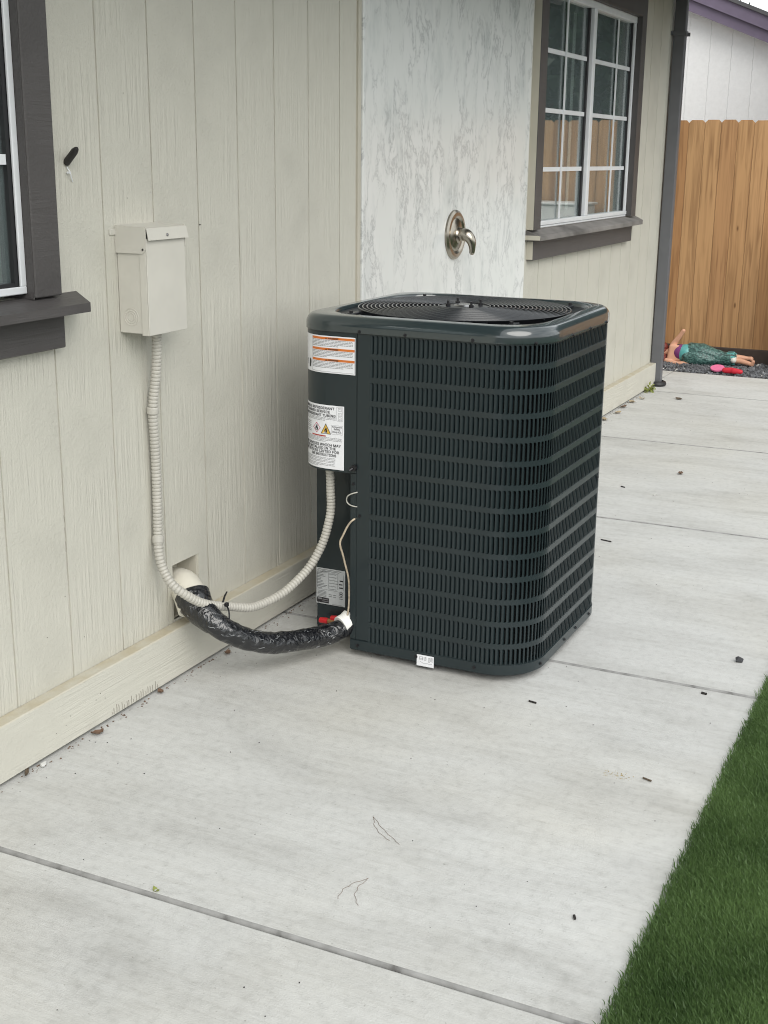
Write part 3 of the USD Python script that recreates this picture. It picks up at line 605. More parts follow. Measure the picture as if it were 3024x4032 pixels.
# tape-wrapped line set
LS = [(3.048, -.066, .258), (3.034, -.092, .236), (3.026, -.118, .220), (3.021, -.150, .203), (3.037, -.190, .172), (3.075, -.230, .139), (3.129, -.265, .113), (3.196, -.295, .095), (3.266, -.325, .084), (3.339, -.355, .077), (3.388, -.385, .083), (3.418, -.402, .094)]
lsp, Ll = spline(LS, 150)
lt = tube(lsp, np.interp(np.linspace(0, 1, 150), [0, .03, .12, .2, .5, .9, 1], [.054, .055, .045, .037, .0335, .034, .032]), 40)
V = np.asarray(lt.vertices); cen = np.vstack([np.repeat(lsp, 40, 0), lsp[0], lsp[-1]]); d = V - cen; ln = np.linalg.norm(d, axis=1, keepdims=True) + 1e-9
s_al = np.r_[np.repeat(np.linspace(0, Ll, 150), 40), 0, Ll]; th = np.r_[np.tile(np.arange(40) / 40, 150), 0, 0]
wrap = ((s_al / .045 + th) % 1.0)
disp = .0036 * (meshkit.fbm(V * 24, 3, 3) - .5) * 2 + .0016 * wrap - .001
lt.vertices = V + d / ln * disp[:, None]
ln_ = thing('refrigerant_line', 'pipe bundle wrapped in shiny black printed tape, sagging from the wall to the air conditioner', 'pipe', (3.1, -.2, .1))
obj('tape_wrap', lt, 'tape', ln_, smooth=60)
# printed marks on the tape: short bars and small rings lying on its face
def on_tape(i, ang, off=.0012):
    t = lsp[min(i + 1, 149)] - lsp[i - 1]; t /= np.linalg.norm(t); a = np.cross(t, [0, 0, 1.0]); a /= np.linalg.norm(a); b = np.cross(a, t)
    n = math.cos(ang) * a + math.sin(ang) * b; R0 = np.interp(i / 149, [0, .03, .12, .2, .5, .9, 1], [.049, .050, .042, .036, .0335, .034, .032])
    return lsp[i] + n * (R0 + .0042 + off), t, n
marks, rg = [], random.Random(5)
for k in range(30):
    i = rg.randrange(14, 146); ang = rg.uniform(-.5, 1.25); L_ = rg.uniform(.005, .013)
    pts = []
    for q in np.linspace(-.5, .5, 5):
        ii = int(np.clip(i + q * L_ * 1.0 / Ll * 149 * .8, 2, 147)); pts.append(on_tape(ii, ang + q * L_ * 9)[0])
    if np.linalg.norm(pts[0] - pts[-1]) > .004: marks.append(tube(pts, .00045, 4))
for i, ang in ((72, .35), (128, .4)):
    c_, t_, n_ = on_tape(i, ang); u_ = np.cross(n_, t_)
    a = np.linspace(0, 2 * np.pi, 17); marks.append(tube([c_ + rg.uniform(.0055, .007) * (math.cos(q) * t_ + math.sin(q) * u_) for q in a[:rg.randrange(9, 17)]], .0004, 4, False))
obj('tape_print', marks, 'paper_silver', ln_, kind='stuff')
obj('foam_end', tube([(3.400, -.392, .096), (3.424, -.404, .105), (3.440, -.410, .122)], [.033, .033, .029], 20), 'white_foam', ln_, smooth=40)
# cable tie
ct = thing('cable_tie', 'black plastic cable tie holding the conduit to the taped pipe bundle', 'cable tie', (3.06, -.17, .22))
a = np.linspace(0, 2 * np.pi, 25)
c1 = np.array([3.062, -.168, .213]); tdir = np.array([.9, -.3, -.3]); tdir /= np.linalg.norm(tdir); n1 = np.array([0, 0, 1.0]); n1 -= tdir * (n1 @ tdir); n1 /= np.linalg.norm(n1); n2 = np.cross(tdir, n1)
obj('strap', tube([c1 + n1 * (.050 * math.cos(q) - .024) + n2 * .033 * math.sin(q) for q in a], .0026, 6, False), 'zip_black', ct)
obj('tail', [tube([c1 + n1 * .030 - n2 * .012, c1 + n1 * .050 - n2 * .010, c1 + n1 * .066 - n2 * .004], [.003, .003, .0022], 6), cbox(c1[0] - .006, c1[0] + .006, c1[1] - .018, c1[1] - .008, c1[2] + .024, c1[2] + .036, .001)], 'zip_black', ct)
# dark pin sticking out of the siding by the left window
pn = thing('hook', 'dark blunt metal pin sticking out of the siding beside the grey window', 'hook', (2.655, 0, 1.52))
pd = np.array([-.010, -.046, .038]); o_ = np.array([2.652, -.001, 1.522])
obj('pin', tube([o_, o_ + pd * .3, o_ + pd * .72, o_ + pd * .9, o_ + pd], [.0095, .0095, .0093, .0062, .0012], 14), 'iron_dark', pn, smooth=40)
obj('wire_clip', [tube([(2.652, -.002, 1.512), (2.654, -.010, 1.500), (2.664, -.006, 1.484), (2.672, -.002, 1.476)], .0014, 5), tube([(2.652, -.002, 1.498), (2.654, -.010, 1.498)], .003, 6)], 'white_frame', pn)

# ------------------------------------------------------------------ air conditioner
AX0, AX1, AY0, AY1, AR = 3.405, 4.198, -1.022, -.229, .112
ACX, ACY = (AX0 + AX1) / 2, (AY0 + AY1) / 2
ac = thing('air_conditioner', 'tall dark green outdoor air conditioner with louvred sides and a round fan grille', 'air conditioner', (ACX, ACY, 0))
AR1 = .152          # the two corners on the yard side are wider
La, La1 = AR * math.pi / 2, AR1 * math.pi / 2
Lf, Ls = (AY1 - AY0) - AR - AR1, (AX1 - AX0) - 2 * AR1
Lw = (AX1 - AX0) - 2 * AR
TOTAL = 2 * Lf + 2 * La + 2 * La1 + Ls + Lw
def peri(s):
    """unrolled outline: s = 0 at the wall end of the front face's flat part; grows away from the wall, round the corner and along the yard side"""
    s = np.asarray(s, float) % TOTAL
    out = np.zeros(s.shape + (4,))
    def put(mask, x, y, nx, ny):
        out[mask] = np.stack([np.broadcast_to(q, s[mask].shape) for q in (x, y, nx, ny)], -1)
    b = np.cumsum([0, Lf, La1, Ls, La1, Lf, La, Lw, La]); b[-1] += 1e-6
    m = s < b[1]; put(m, AX0, AY1 - AR - s[m], -1, 0)
    def arc(k, cx, cy, a0, R):
        m = (s >= b[k]) & (s < b[k + 1]); a = a0 + (s[m] - b[k]) / R
        put(m, cx + R * np.cos(a), cy + R * np.sin(a), np.cos(a), np.sin(a))
    arc(1, AX0 + AR1, AY0 + AR1, math.pi, AR1)
    m = (s >= b[2]) & (s < b[3]); put(m, AX0 + AR1 + s[m] - b[2], AY0, 0, -1)
    arc(3, AX1 - AR1, AY0 + AR1, 1.5 * math.pi, AR1)
    m = (s >= b[4]) & (s < b[5]); put(m, AX1, AY0 + AR1 + s[m] - b[4], 1, 0)
    arc(5, AX1 - AR, AY1 - AR, 0, AR)
    m = (s >= b[6]) & (s < b[7]); put(m, AX1 - AR - (s[m] - b[6]), AY1, 0, 1)
    arc(7, AX0 + AR, AY1 - AR, math.pi / 2, AR)
    return out
def wrap_s(s, z, d=0.0):
    q = peri(s); d = np.asarray(d, float)
    return np.stack([q[..., 0] + q[..., 2] * d, q[..., 1] + q[..., 3] * d, np.broadcast_to(z, q.shape[:-1])], -1)
def wrap_mesh(m, flip=False):
    V = np.asarray(m.vertices); o = trimesh.Trimesh(wrap_s(V[:, 0], V[:, 1], V[:, 2]), np.asarray(m.faces)[:, ::-1] if flip else m.faces, process=False); return o
def sheet(s0, s1, z0, z1, thick=.0012, step=.012, d0=0.0):
    """sheet metal over a stretch of the outline, with its outer face at depth d0"""
    n = max(1, int(math.ceil((s1 - s0) / step))); ss = np.linspace(s0, s1, n + 1); rings = []
    for s in ss:
        rings.append([wrap_s(np.array(s), z0, d0), wrap_s(np.array(s), z1, d0), wrap_s(np.array(s), z1, d0 - thick), wrap_s(np.array(s), z0, d0 - thick)])
    R = np.array(rings).reshape(n + 1, 4, 3); v = R.reshape(-1, 3); f = []
    for i in range(n):
        for j in range(4):
            a, b, c, d = i * 4 + j, i * 4 + (j + 1) % 4, (i + 1) * 4 + (j + 1) % 4, (i + 1) * 4 + j; f += [(a, b, c), (a, c, d)]
    f += [(0, 2, 1), (0, 3, 2), (n * 4, n * 4 + 1, n * 4 + 2), (n * 4, n * 4 + 2, n * 4 + 3)]
    t = trimesh.Trimesh(v, np.array(f), process=False); t.fix_normals(); return t
SEAM = .103
# base pan
ZB0, ZB1, ZP0, ZP1 = .021, .058, .060, 1.040
def outline(off, z, n=112):
    s = np.linspace(0, TOTAL, n, endpoint=False); return wrap_s(s, z, off)
def pan_poly(off): return sg.Polygon(outline(off, 0, 224)[:, :2]).difference(sg.box(AX0 - .1, -.424, 3.545, AY1 + .1))
pan = [prism(pan_poly(o), z1 - z0).apply_translation((0, 0, z0)) for o, z0, z1 in ((-.004, ZB0, ZB0 + .004), (.0022, ZB0 + .0041, ZB1 - .002), (-.001, ZB1 - .0019, ZB1))]
obj('base_pan', pan, 'unit_paint', ac, smooth=40)
for fx, fy in ((AX0 + .16, AY0 + .16), (AX1 - .14, AY0 + .14), (AX0 + .26, AY1 - .1), (AX1 - .1, AY1 - .1)):
    obj('foot', box(fx - .04, fx + .04, fy - .04, fy + .04, 0.0005, ZB0 + .001), 'black_rubber', ac)
# louvred casing: every slot is cut, every louvre is a bent tongue
PC, S0, NC = .01485, .146, 76
S_END = Lf + La1 + Ls + .012
NR, RP, RH, RZ = 14, .07105, .0555, 1.0315
def slot_outline(w, h, r, n=4):
    pts = []
    for cx, cy, a0 in ((w / 2 - r, h / 2 - r, 0), (-w / 2 + r, h / 2 - r, 90), (-w / 2 + r, -h / 2 + r, 180), (w / 2 - r, -h / 2 + r, 270)):
        for k in range(n): a = math.radians(a0 + 90 * k / (n - 1)); pts.append((cx + r * math.cos(a), cy + r * math.sin(a)))
    return np.array(pts)
SW = .0122; so = slot_outline(SW, RH, .0050)
outer = []
for (x, y) in so:   # matching points on the cell's rim
    outer.append((math.copysign(PC / 2, x) if abs(y) < RH / 2 - .004 or abs(x) > SW / 2 - .0025 else x, math.copysign(RP / 2, y) if abs(y) > RH / 2 - .0045 else y))
cellV, cellF = None, None
ring_o = np.array([(np.clip(x * 1.0 * PC / SW, -PC / 2, PC / 2), np.clip(y * RP / RH, -RP / 2, RP / 2)) for x, y in so])
K = len(so)
def cell():
    # rim (cell rectangle, walked with the same number of points), slot edge outside, slot edge rolled inside
    rim = []
    cor = [(PC / 2, RP / 2), (-PC / 2, RP / 2), (-PC / 2, -RP / 2), (PC / 2, -RP / 2)]
    for k in range(4):
        cx, cy = cor[k]; q = so[k * 4:k * 4 + 4]
        first_h = k in (1, 3)
        pr = [(cx, q[0][1]) if k in (0, 2) else (q[0][0], cy), (cx, cy), (cx, cy), (q[3][0], cy) if k in (0, 2) else (cx, q[3][1])]
        rim += pr
    rim = np.array(rim)
    v = np.vstack([np.c_[rim, np.zeros(K)], np.c_[so * np.array([1.04, 1.01]), np.zeros(K)], np.c_[so, np.full(K, -.0008)], np.c_[so * .985, np.full(K, -.0025)]])
    f = []
    for r in range(3):
        for k in range(K):
            a, b = r * K + k, r * K + (k + 1) % K; c, d = a + K, b + K; f += [(a, b, d), (a, d, c)]
    return v, np.array(f)
cV, cF = cell()
def tongue():
    # louvre: starts flush at the slot's near edge and curls inward towards the far edge
    ww, hh = SW * .5, RH / 2 - .0006; v, f = [], []
    prof = [(-ww, -.0006), (-ww + .0028, -.0010), (-ww + .0058, -.0034), (-ww + .0084, -.0072), (-ww + .0096, -.0118)]
    for (x, d) in prof:
        e = .004 * (d / -.01)
        v += [(x, -hh + e * .3, d), (x, -hh + .004 + e * .2, d * .95 + .0000), (x, hh - .004 - e * .2, d * .95), (x, hh - e * .3, d)]
    for i in range(len(prof) - 1):
        for j in range(3):
            a = i * 4 + j; f += [(a, a + 4, a + 5), (a, a + 5, a + 1)]
    return np.array(v), np.array(f)
tV, tF = tongue()
skin_v, skin_f, k0 = [], [], 0
for r in range(NR):
    zc = RZ - RH / 2 - r * RP
    lv, lf, l0 = [], [], 0
    for c in range(NC):
        s_c = S0 + SW / 2 + c * PC
        skin_v.append(wrap_s(cV[:, 0] + s_c, cV[:, 1] + zc, cV[:, 2])); skin_f.append(cF + k0); k0 += len(cV)
        k_ = 1.5 if s_c > Lf + La1 * .8 else 1.0
        lv.append(wrap_s(tV[:, 0] + s_c, tV[:, 1] + zc, tV[:, 2] * k_)); lf.append(tF + l0); l0 += len(tV)
    obj('louvre_row', trimesh.Trimesh(np.vstack(lv), np.vstack(lf), process=False), 'unit_paint', ac, smooth=50)
zt, zb = RZ - RH / 2 + RP / 2, RZ - RH / 2 - (NR - 1) * RP - RP / 2
sl, sr = S0 + SW / 2 - PC / 2, S0 + SW / 2 + (NC - 1) * PC + PC / 2
skin = [trimesh.Trimesh(np.vstack(skin_v), np.vstack(skin_f), process=False), sheet(SEAM + .0012, sl, ZP0, ZP1), sheet(sr, S_END + La1 * .2, ZP0, ZP1)]
if zb > ZP0 + .001: skin.append(sheet(sl, sr, ZP0, zb))
obj('louvre_casing', skin, 'unit_paint', ac, smooth=25)
obj('rear_casing', [sheet(S_END + La1 * .2, TOTAL - La - .2, ZP0, ZP1)], 'unit_paint', ac, smooth=25)
obj('coil', [sheet(SEAM + .02, TOTAL - La - .24, ZP0 + .002, ZP1 - .006, .006, d0=-.020)] + [sheet(SEAM + .025, Lf + La1 + .2, z, z + .0012, .002, d0=-.0165, step=.03) for z in np.arange(.07, 1.03, .0052)], 'coil', ac, smooth=25)
# corner post and upper control box; the lower corner is left open
obj('corner_post', [sheet(SEAM - .021, SEAM - .001, ZP0, .604), sheet(SEAM - .0005, SEAM + .0008, ZP0, ZP1, .012, d0=-.0015)], 'unit_paint', ac)
obj('control_box', [sheet(-La - .19, SEAM - .0014, .602, ZP1, .0012, .008)] , 'unit_paint', ac, smooth=25)
obj('control_box_floor', [loft([wrap_s(np.linspace(-La, SEAM - .0014, 24), .6025, -.0012), wrap_s(np.linspace(-La, SEAM - .0014, 24), .603, -.05)])], 'unit_paint', ac)
obj('service_panel', [box(3.536, 3.542, -.46, AY1 - .004, .012, 1.03), box(3.542, 3.80, AY1 - .006, AY1 - .002, .06, .602), box(3.42, 3.536, -.462, -.455, ZP0, .602)], 'unit_paint', ac)
obj('service_hole', frame_map(revolve([(0, .0012), (.006, .0012), (.006, 0), (0, 0)], 18), (3.5356, -.352, .128), (0, 1, 0), (0, 0, 1), (-1, 0, 0)), 'black_rubber', ac)
for xv, ya, yb, zv in ((3.500, -.262, -.292, .064), (3.505, -.301, -.326, .075)):
    v = obj('service_valve', [tube([(xv, yb - .001, zv), (xv + .004, yb - .05, zv + .004)], .008, 12)], 'brass', ac, smooth=40)
    obj('valve_cap', [tube([(xv, ya, zv - .002), (xv, ya - .004, zv - .002), (xv, yb + .004, zv), (xv, yb, zv)], [.0085, .0100, .0100, .0090], 10)], 'red_plastic', v, smooth=30)
obj('hose_bush', [tube([(3.451, -.325, .596), (3.451, -.325, .6045)], .022, 16)], 'conduit_pvc', ac, smooth=30)
# lid with a rolled edge and a recessed opening
ZL0, ZL1 = 1.036, 1.083
ang = np.linspace(0, 2 * np.pi, 128, endpoint=False) + math.pi
def rr_ring(off, z):
    a, b = (AX1 - AX0) / 2 + off, (AY1 - AY0) / 2 + off; out = []
    for t in ang:
        R = max((AR if math.sin(t) > 0 else AR1) + off, .02)
        c, s = math.cos(t), math.sin(t); r = min(a / max(abs(c), 1e-9), b / max(abs(s), 1e-9)); x, y = r * c, r * s
        if abs(x) > a - R and abs(y) > b - R:
            cx, cy = math.copysign(a - R, x), math.copysign(b - R, y); B = c * cx + s * cy; r = B + math.sqrt(max(0, B * B - (cx * cx + cy * cy - R * R))); x, y = r * c, r * s
        out.append((ACX + x, ACY + y, z))
    return np.array(out)
def se_ring(half, p, z):
    out = []
    for t in ang:
        c, s = abs(math.cos(t)), abs(math.sin(t)); r = half / ((c ** p + s ** p) ** (1 / p)); out.append((ACX + r * math.cos(t), ACY + r * math.sin(t), z))
    return np.array(out)
rings = [rr_ring(-.004, ZL0), rr_ring(.0045, ZL0), rr_ring(.0050, ZL0 + .002)]
for q in np.linspace(0, 1, 8): rings.append(rr_ring(.0050 - .026 * (1 - math.cos(q * math.pi / 2)), ZL0 + .016 + (ZL1 - ZL0 - .016) * math.sin(q * math.pi / 2)))
rings += [rr_ring(-.045, ZL1 + .001), se_ring(.352, 4.6, ZL1), se_ring(.349, 4.6, ZL1 - .003), se_ring(.347, 4.6, ZL1 - .012)]
obj('lid', loft(rings), 'lid_paint', ac, smooth=38)
obj('fan_shroud', loft([se_ring(.3475, 4.6, ZL1 - .012), se_ring(.338, 2, ZL1 - .016), se_ring(.333, 2, ZL1 - .024), se_ring(.333, 2, .80), se_ring(.05, 2, .80)]), 'shroud', ac, smooth=40)
for sx in (-1, 1):
    for sy in (-1, 1):
        k = obj('guard_bracket', [cbox(ACX + sx * .262 - .030, ACX + sx * .262 + .030, ACY + sy * .262 - .009, ACY + sy * .262 + .009, ZL1 - .012, ZL1 - .004, .002)], 'fan_black', ac)
        obj('bolt', frame_map(revolve([(0, .008), (.006, .008), (.006, 0), (0, 0)], 8), (ACX + sx * .280, ACY + sy * .262, ZL1 - .004), (1, 0, 0), (0, 1, 0), (0, 0, 1)), 'screw_dark', k)
# wire guard: concentric rings, slightly domed, carried on bent radial bars
gz_ = lambda r: ZL1 - .001 + .008 * (1 - (r / .37) ** 2)
gd = obj('fan_guard', [tube([(ACX + r * math.cos(t), ACY + r * math.sin(t), gz_(r) - .004) for r in np.linspace(.05, .340, 9)], .0022, 6) for t in np.radians(np.arange(8) * 45 + 22)], 'fan_black', ac, smooth=True)
for k in range(20):
    r = .083 + k * .0134
    a = np.linspace(0, 2 * np.pi, 97)
    obj('ring', tube(np.c_[ACX + r * np.cos(a), ACY + r * np.sin(a), np.full(97, gz_(r))], .0021, 8, False), 'guard_wire', gd, smooth=True)
hubz = gz_(.03)
obj('motor_mount', frame_map(revolve([(0, .003), (.055, .003), (.078, .0015), (.080, -.002), (0, -.002)], 40), (ACX, ACY, hubz - .003), (1, 0, 0), (0, 1, 0), (0, 0, 1)), 'fan_black', ac, smooth=30)
obj('hub_cap', frame_map(revolve([(0, .004), (.030, .004), (.034, 0), (0, 0)], 32), (ACX, ACY, hubz + .0002), (1, 0, 0), (0, 1, 0), (0, 0, 1)), 'steel', ac, smooth=30)
for q in range(4):
    t = math.radians(45 + 90 * q)
    obj('mount_bolt', frame_map(revolve([(0, .018), (.004, .018), (.004, .008), (.0075, .008), (.0075, 0), (0, 0)], 10), (ACX + .056 * math.cos(t), ACY + .056 * math.sin(t), hubz), (1, 0, 0), (0, 1, 0), (0, 0, 1)), 'screw_dark', ac)
fb = []
for q in range(4):
    t0 = math.radians(90 * q + 20); v, f = [], []
    for i, r in enumerate(np.linspace(.06, .315, 7)):
        for j, da in enumerate((-.30, -.1, .1, .30)):
            t = t0 + da * (.8 + .5 * i / 6) + .25 * i / 6; v.append((ACX + r * math.cos(t), ACY + r * math.sin(t), .955 + (.07 if r > .1 else .05) * da))
    for i in range(6):
        for j in range(3): a = i * 4 + j; f += [(a, a + 4, a + 5), (a, a + 5, a + 1)]
    obj('fan_blade', trimesh.Trimesh(np.array(v), np.array(f), process=False), 'fan_black', ac, smooth=True)
obj('fan_motor', frame_map(trimesh.creation.cylinder(.075, .16, sections=28), (ACX, ACY, 1.0), (1, 0, 0), (0, 1, 0), (0, 0, 1)), 'fan_black', ac, smooth=30)
# screws
def screw_at(s, z, d=.001, r=.0052):
    q = peri(np.array(s)); n = np.array([q[2], q[3], 0]); t = np.array([-q[3], q[2], 0]); p = np.array([q[0], q[1], z]) + n * d
    obj('screw', frame_map(revolve([(0, .0048), (r * .55, .0046), (r * .6, .0016), (r, .0014), (r * 1.05, 0), (0, 0)], 10), p, t, np.cross(n, t), n), 'screw_dark', ac)
for s in (.112, .262, .475): screw_at(s, 1.041, .0052)
for s in (Lf + .13, Lf + La1 + .12, Lf + La1 + .30, Lf + La1 + Ls * .97): screw_at(s, 1.038, .0052)
for s in (.110, .315, .51): screw_at(s, .040, .003)
for s in (Lf + La1 - .03, Lf + La1 + .20, Lf + La1 + .32, Lf + La1 + .47): screw_at(s, .040, .003)
screw_at(.114, .47); screw_at(.092, .57); screw_at(.090, .10); screw_at(Lf + La1 + Ls - .002, .52)
# latch bolt on the seam
obj('panel_bolt', [frame_map(trimesh.creation.cylinder(.010, .012, sections=6), (AX0 - .006, -.437, .622), (0, 1, 0), (0, 0, 1), (1, 0, 0)), tube([(AX0 - .012, -.436, .622), (AX0 - .020, -.428, .616)], .004, 8)], 'screw_dark', ac)
# knock-out dimples of lid and pan
for s, z in ((.176, 1.046), (.185, .036), (.59, .036)):
    obj('slot_mark', wrap_mesh(prism(sg.Polygon([(s - .008, z - .003), (s + .008, z - .003), (s + .008, z + .003), (s - .008, z + .003)]), .0004)), 'screw_dark', ac)

# --- stickers (flat print; every piece a thin sheet wrapped round the casing)
def patch(s0, s1, z0, z1, d): return sheet(s0, s1, z0, z1, .0003, .006, d)
def text_on(txt, s, z, h, d, bold=False, squeeze=1.0):
    m = meshkit.text_mesh(txt, h, .00025, bold); V = np.asarray(m.vertices).copy(); V[:, 0] = V[:, 0] * squeeze + s; V[:, 1] += z; V[:, 2] += d; m.vertices = V; return wrap_mesh(m)
def lines_on(s0, s1, zs, d, seed, h=.0011, fill=.92):
    """unreadable small print: broken bars the length of words"""
    r = random.Random(seed); out = []
    for z in zs:
        s = s0; end = s0 + (s1 - s0) * (1 if z != zs[-1] else r.uniform(.35, .8))
        while s < end:
            w = min(r.uniform(.004, .013), end - s)
            if w > .001: out.append(patch(s, s + w, z, z + h, d))
            s += w + .0016
    return out
D0 = .0006
# warning sticker
def text_fit(txt, sa, sb, z, h, d, bold=True):
    m = meshkit.text_mesh(txt, h, .00025, bold); V = np.asarray(m.vertices).copy(); x0, x1 = V[:, 0].min(), V[:, 0].max()
    V[:, 0] = sa + (V[:, 0] - x0) / (x1 - x0) * (sb - sa); V[:, 1] += z; V[:, 2] += d; m.vertices = V; return wrap_mesh(m)
def flat(poly, s, z, d):
    m = prism(poly, .0003); m.apply_translation((s, z, d)); return wrap_mesh(m)
ws = obj('warning_sticker', patch(-.118, .0965, .908, 1.021, D0), 'paper', ac, smooth=25, label='white sticker with three orange warning bars')
s0, s1 = -.0595, .0945
ink = []
for k, (zt_, txt) in enumerate(((1.0172, 'WARNING'), (.9845, 'WARNING'), (.9515, 'WARNING'))):
    obj('orange_bar', patch(s0, s1, zt_ - .0072, zt_, D0 + .0004), 'orange_print', ws, smooth=25)
    obj('bar_text', [text_fit(txt, .004, .039, zt_ - .0060, .0048, D0 + .0008), flat(sg.Polygon([(0, 0), (.0062, 0), (.0031, .0054)]), -.0055, zt_ - .0063, D0 + .0008)], 'ink', ws, kind='stuff')
    ink += lines_on(s0 + .001, s1 - .006, [zt_ - .0108 - .0043 * q for q in range(5)], D0 + .0004, 30 + k, .0016)
obj('small_print', ink, 'ink_grey', ws, kind='stuff')
obj('border_line', [patch(s0 - .0006, s0, .912, 1.0175, D0 + .0004), patch(s1, s1 + .0006, .912, 1.0175, D0 + .0004), patch(s0, s1, .9115, .9122, D0 + .0004)], 'ink_grey', ws, kind='stuff')
hand = sg.Polygon([(0, 0), (.009, 0), (.0095, .006), (.0125, .016), (.011, .022), (.007, .027), (.003, .025), (.001, .017), (.0, .010)])
bolt = sg.Polygon([(-.020, .022), (-.015, .025), (-.011, .016), (-.015, .013), (-.010, .008), (-.012, .006), (-.018, .0125), (-.0135, .0165)])
obj('hazard_symbol', [flat(q, -.080, .920, D0 + .0004) for q in (hand, bolt)], 'ink', ws, kind='stuff')
# refrigerant sticker
rs = obj('safety_sticker', patch(-.165, .0590, .608, .8085, D0), 'paper', ac, smooth=25, label='tall white refrigerant safety sticker with a flame diamond and a yellow triangle')
big = []
for txt, sa, sb, z in (('FLAMMABLE REFRIGERANT', -.140, .0258, .7945), ('BY TRAINED SERVICE', -.116, .0103, .7832), ('THE REFRIGERANT TUBING', -.128, .0299, .7718)):
    big.append(text_fit(txt, sa, sb, z, .0078, D0 + .0004))
for txt, sa, sb, z in (('AUXILIARY DEVICES WHICH MAY', -.155, .0486, .6795), ('NOT BE INSTALLED IN THE', -.126, .0307, .6690), ('AUXILIARY DEVICES LISTED FOR', -.160, .0419, .6585), ('SEE INSTRUCTIONS', -.0656, .0319, .6475)):
    big.append(text_fit(txt, sa, sb, z, .0080, D0 + .0004))
obj('print', big, 'ink', rs, kind='stuff')
sm = lines_on(-.150, .030, [.7675, .7635, .7595], D0 + .0004, 51, .0013) + lines_on(-.150, .052, [.7055, .7015, .6975, .6935], D0 + .0004, 52, .0013) + lines_on(-.150, .028, [.641, .637, .632, .628, .622, .618, .614], D0 + .0004, 53, .0013) + lines_on(-.150, -.070, [.748, .743, .736, .731, .724, .719, .712], D0 + .0004, 54, .0018)
obj('small_print', sm, 'ink_grey', rs, kind='stuff')
dia = lambda r: sg.Polygon([(r, 0), (0, r * 1.0), (-r, 0), (0, -r * 1.0)])
obj('flame_diamond', flat(dia(.0165).difference(dia(.0143)), -.0405, .7345, D0 + .0004), 'magenta_print', rs)
tri = lambda e: sg.Polygon([(-.0170 - e, -.0125 - e * .6), (.0170 + e, -.0125 - e * .6), (0, .0185 + e * 1.2)])
obj('yellow_triangle', flat(tri(0), -.0040, .7310, D0 + .0004), 'yellow_print', rs)
flame = sg.Polygon([(-.005, -.006), (.005, -.006), (.0065, 0), (.004, .004), (.0035, .009), (.0, .013), (-.001, .007), (-.004, .006), (-.0062, .0)]).difference(sg.Point(0, -.002).buffer(.0023))
obj('symbol_ink', [flat(tri(.0012).difference(tri(-.0016)), -.0040, .7310, D0 + .0008), flat(flame, -.0405, .7325, D0 + .0004), flat(shapely.affinity.scale(flame.union(sg.box(-.006, -.0095, .006, -.0080)), .8, .8), -.0040, .7285, D0 + .0008)], 'ink', rs, kind='stuff')
obj('red_bar', patch(-.0635, -.0045, .7090, .7128, D0 + .0004), 'red_print', rs, smooth=25)
obj('group_text', [text_fit(t, a_, b_, z, h, D0 + .0004) for t, a_, b_, z, h in (('Refrigerant', .018, .052, .7405, .0045), ('Safety', .024, .046, .7330, .0055), ('Group A2L', .018, .0505, .7245, .0055))], 'ink_grey', rs, kind='stuff')
gl = []
for (a, b, z0_, z1_) in ((.0155, .0540, .7195, .7470), (.0335, .0540, .762, .8050)):
    gl += [patch(a, b, z0_, z0_ + .0005, D0 + .0004), patch(a, b, z1_, z1_ + .0005, D0 + .0004), patch(a, a + .0005, z0_, z1_, D0 + .0004), patch(b, b + .0005, z0_, z1_, D0 + .0004)]
for zc in (.7976, .7815, .7680):
    gl += [patch(.0385, .0510, zc - .0045, zc - .0038, D0 + .0004), patch(.0385, .0510, zc + .0045, zc + .0052, D0 + .0004), patch(.0385, .0391, zc - .0045, zc + .0045, D0 + .0004), patch(.0504, .0510, zc - .0045, zc + .004, D0 + .0004), patch(.0415, .0475, zc, zc + .0008, D0 + .0004)]
obj('table_line', gl, 'ink_grey', rs, kind='stuff')
# rating plate in the open corner
def plate_piece(y0, y1, z0, z1, d): return box(3.536 - d - .0004, 3.536 - d, min(y0, y1), max(y0, y1), z0 + .024, z1 + .024)
rp = obj('rating_plate', [cbox(3.5345, 3.5358, -.338, -.2265 - .004, .107, .232, .0005)], 'paper_silver', ac, label='silver printed rating plate')
pr, r_ = [], random.Random(3)
def yl(a): return -.2275 - a * .965          # a = distance from the plate's wall-side edge
def bar(a0, a1, z, h=.0011): pr.append(plate_piece(yl(a0), yl(a1), z, z + h, .0018))
bar(.010, .100, .203); bar(.026, .092, .1985); bar(.006, .016, .198); bar(.018, .042, .196)
for k in range(11):
    z = .190 - k * .0052; bar(.006, .006 + r_.uniform(.014, .044), z, .0012)
    if k % 2 == 0: bar(.052, .052 + r_.uniform(.018, .036), z, .0009)
for z in (.194, .134): bar(.006, .086, z, .0005)
for k in range(6): bar(.008, .042, .128 - k * .0046, .0011)
for k in range(2): bar(.052, .063, .118 - k * .006, .0011); bar(.068, .080, .118 - k * .006, .0011)
bar(.092, .106, .115, .0014); bar(.092, .106, .109, .0014); bar(.064, .106, .086, .0006); bar(.008, .016, .0835, .0010)
for a in (.006, .050, .0865, .108): pr.append(plate_piece(yl(a), yl(a + .0006), .140, .194, .0018))
for (a0, a1, z0_, z1_) in ((.092, .106, .146, .150), (.091, .104, .158, .1615), (.094, .107, .170, .174)): pr.append(plate_piece(yl(a0), yl(a1), z0_, z1_, .0018))
aa = np.linspace(0, 2 * np.pi, 21); pr.append(tube([(3.5344, yl(.099) + .0068 * math.cos(q), .1505 + .0068 * math.sin(q)) for q in aa], .0008, 4, False)); pr.append(plate_piece(yl(.096), yl(.102), .124, .129, .0018))
obj('plate_print', pr, 'ink', rp, kind='stuff')
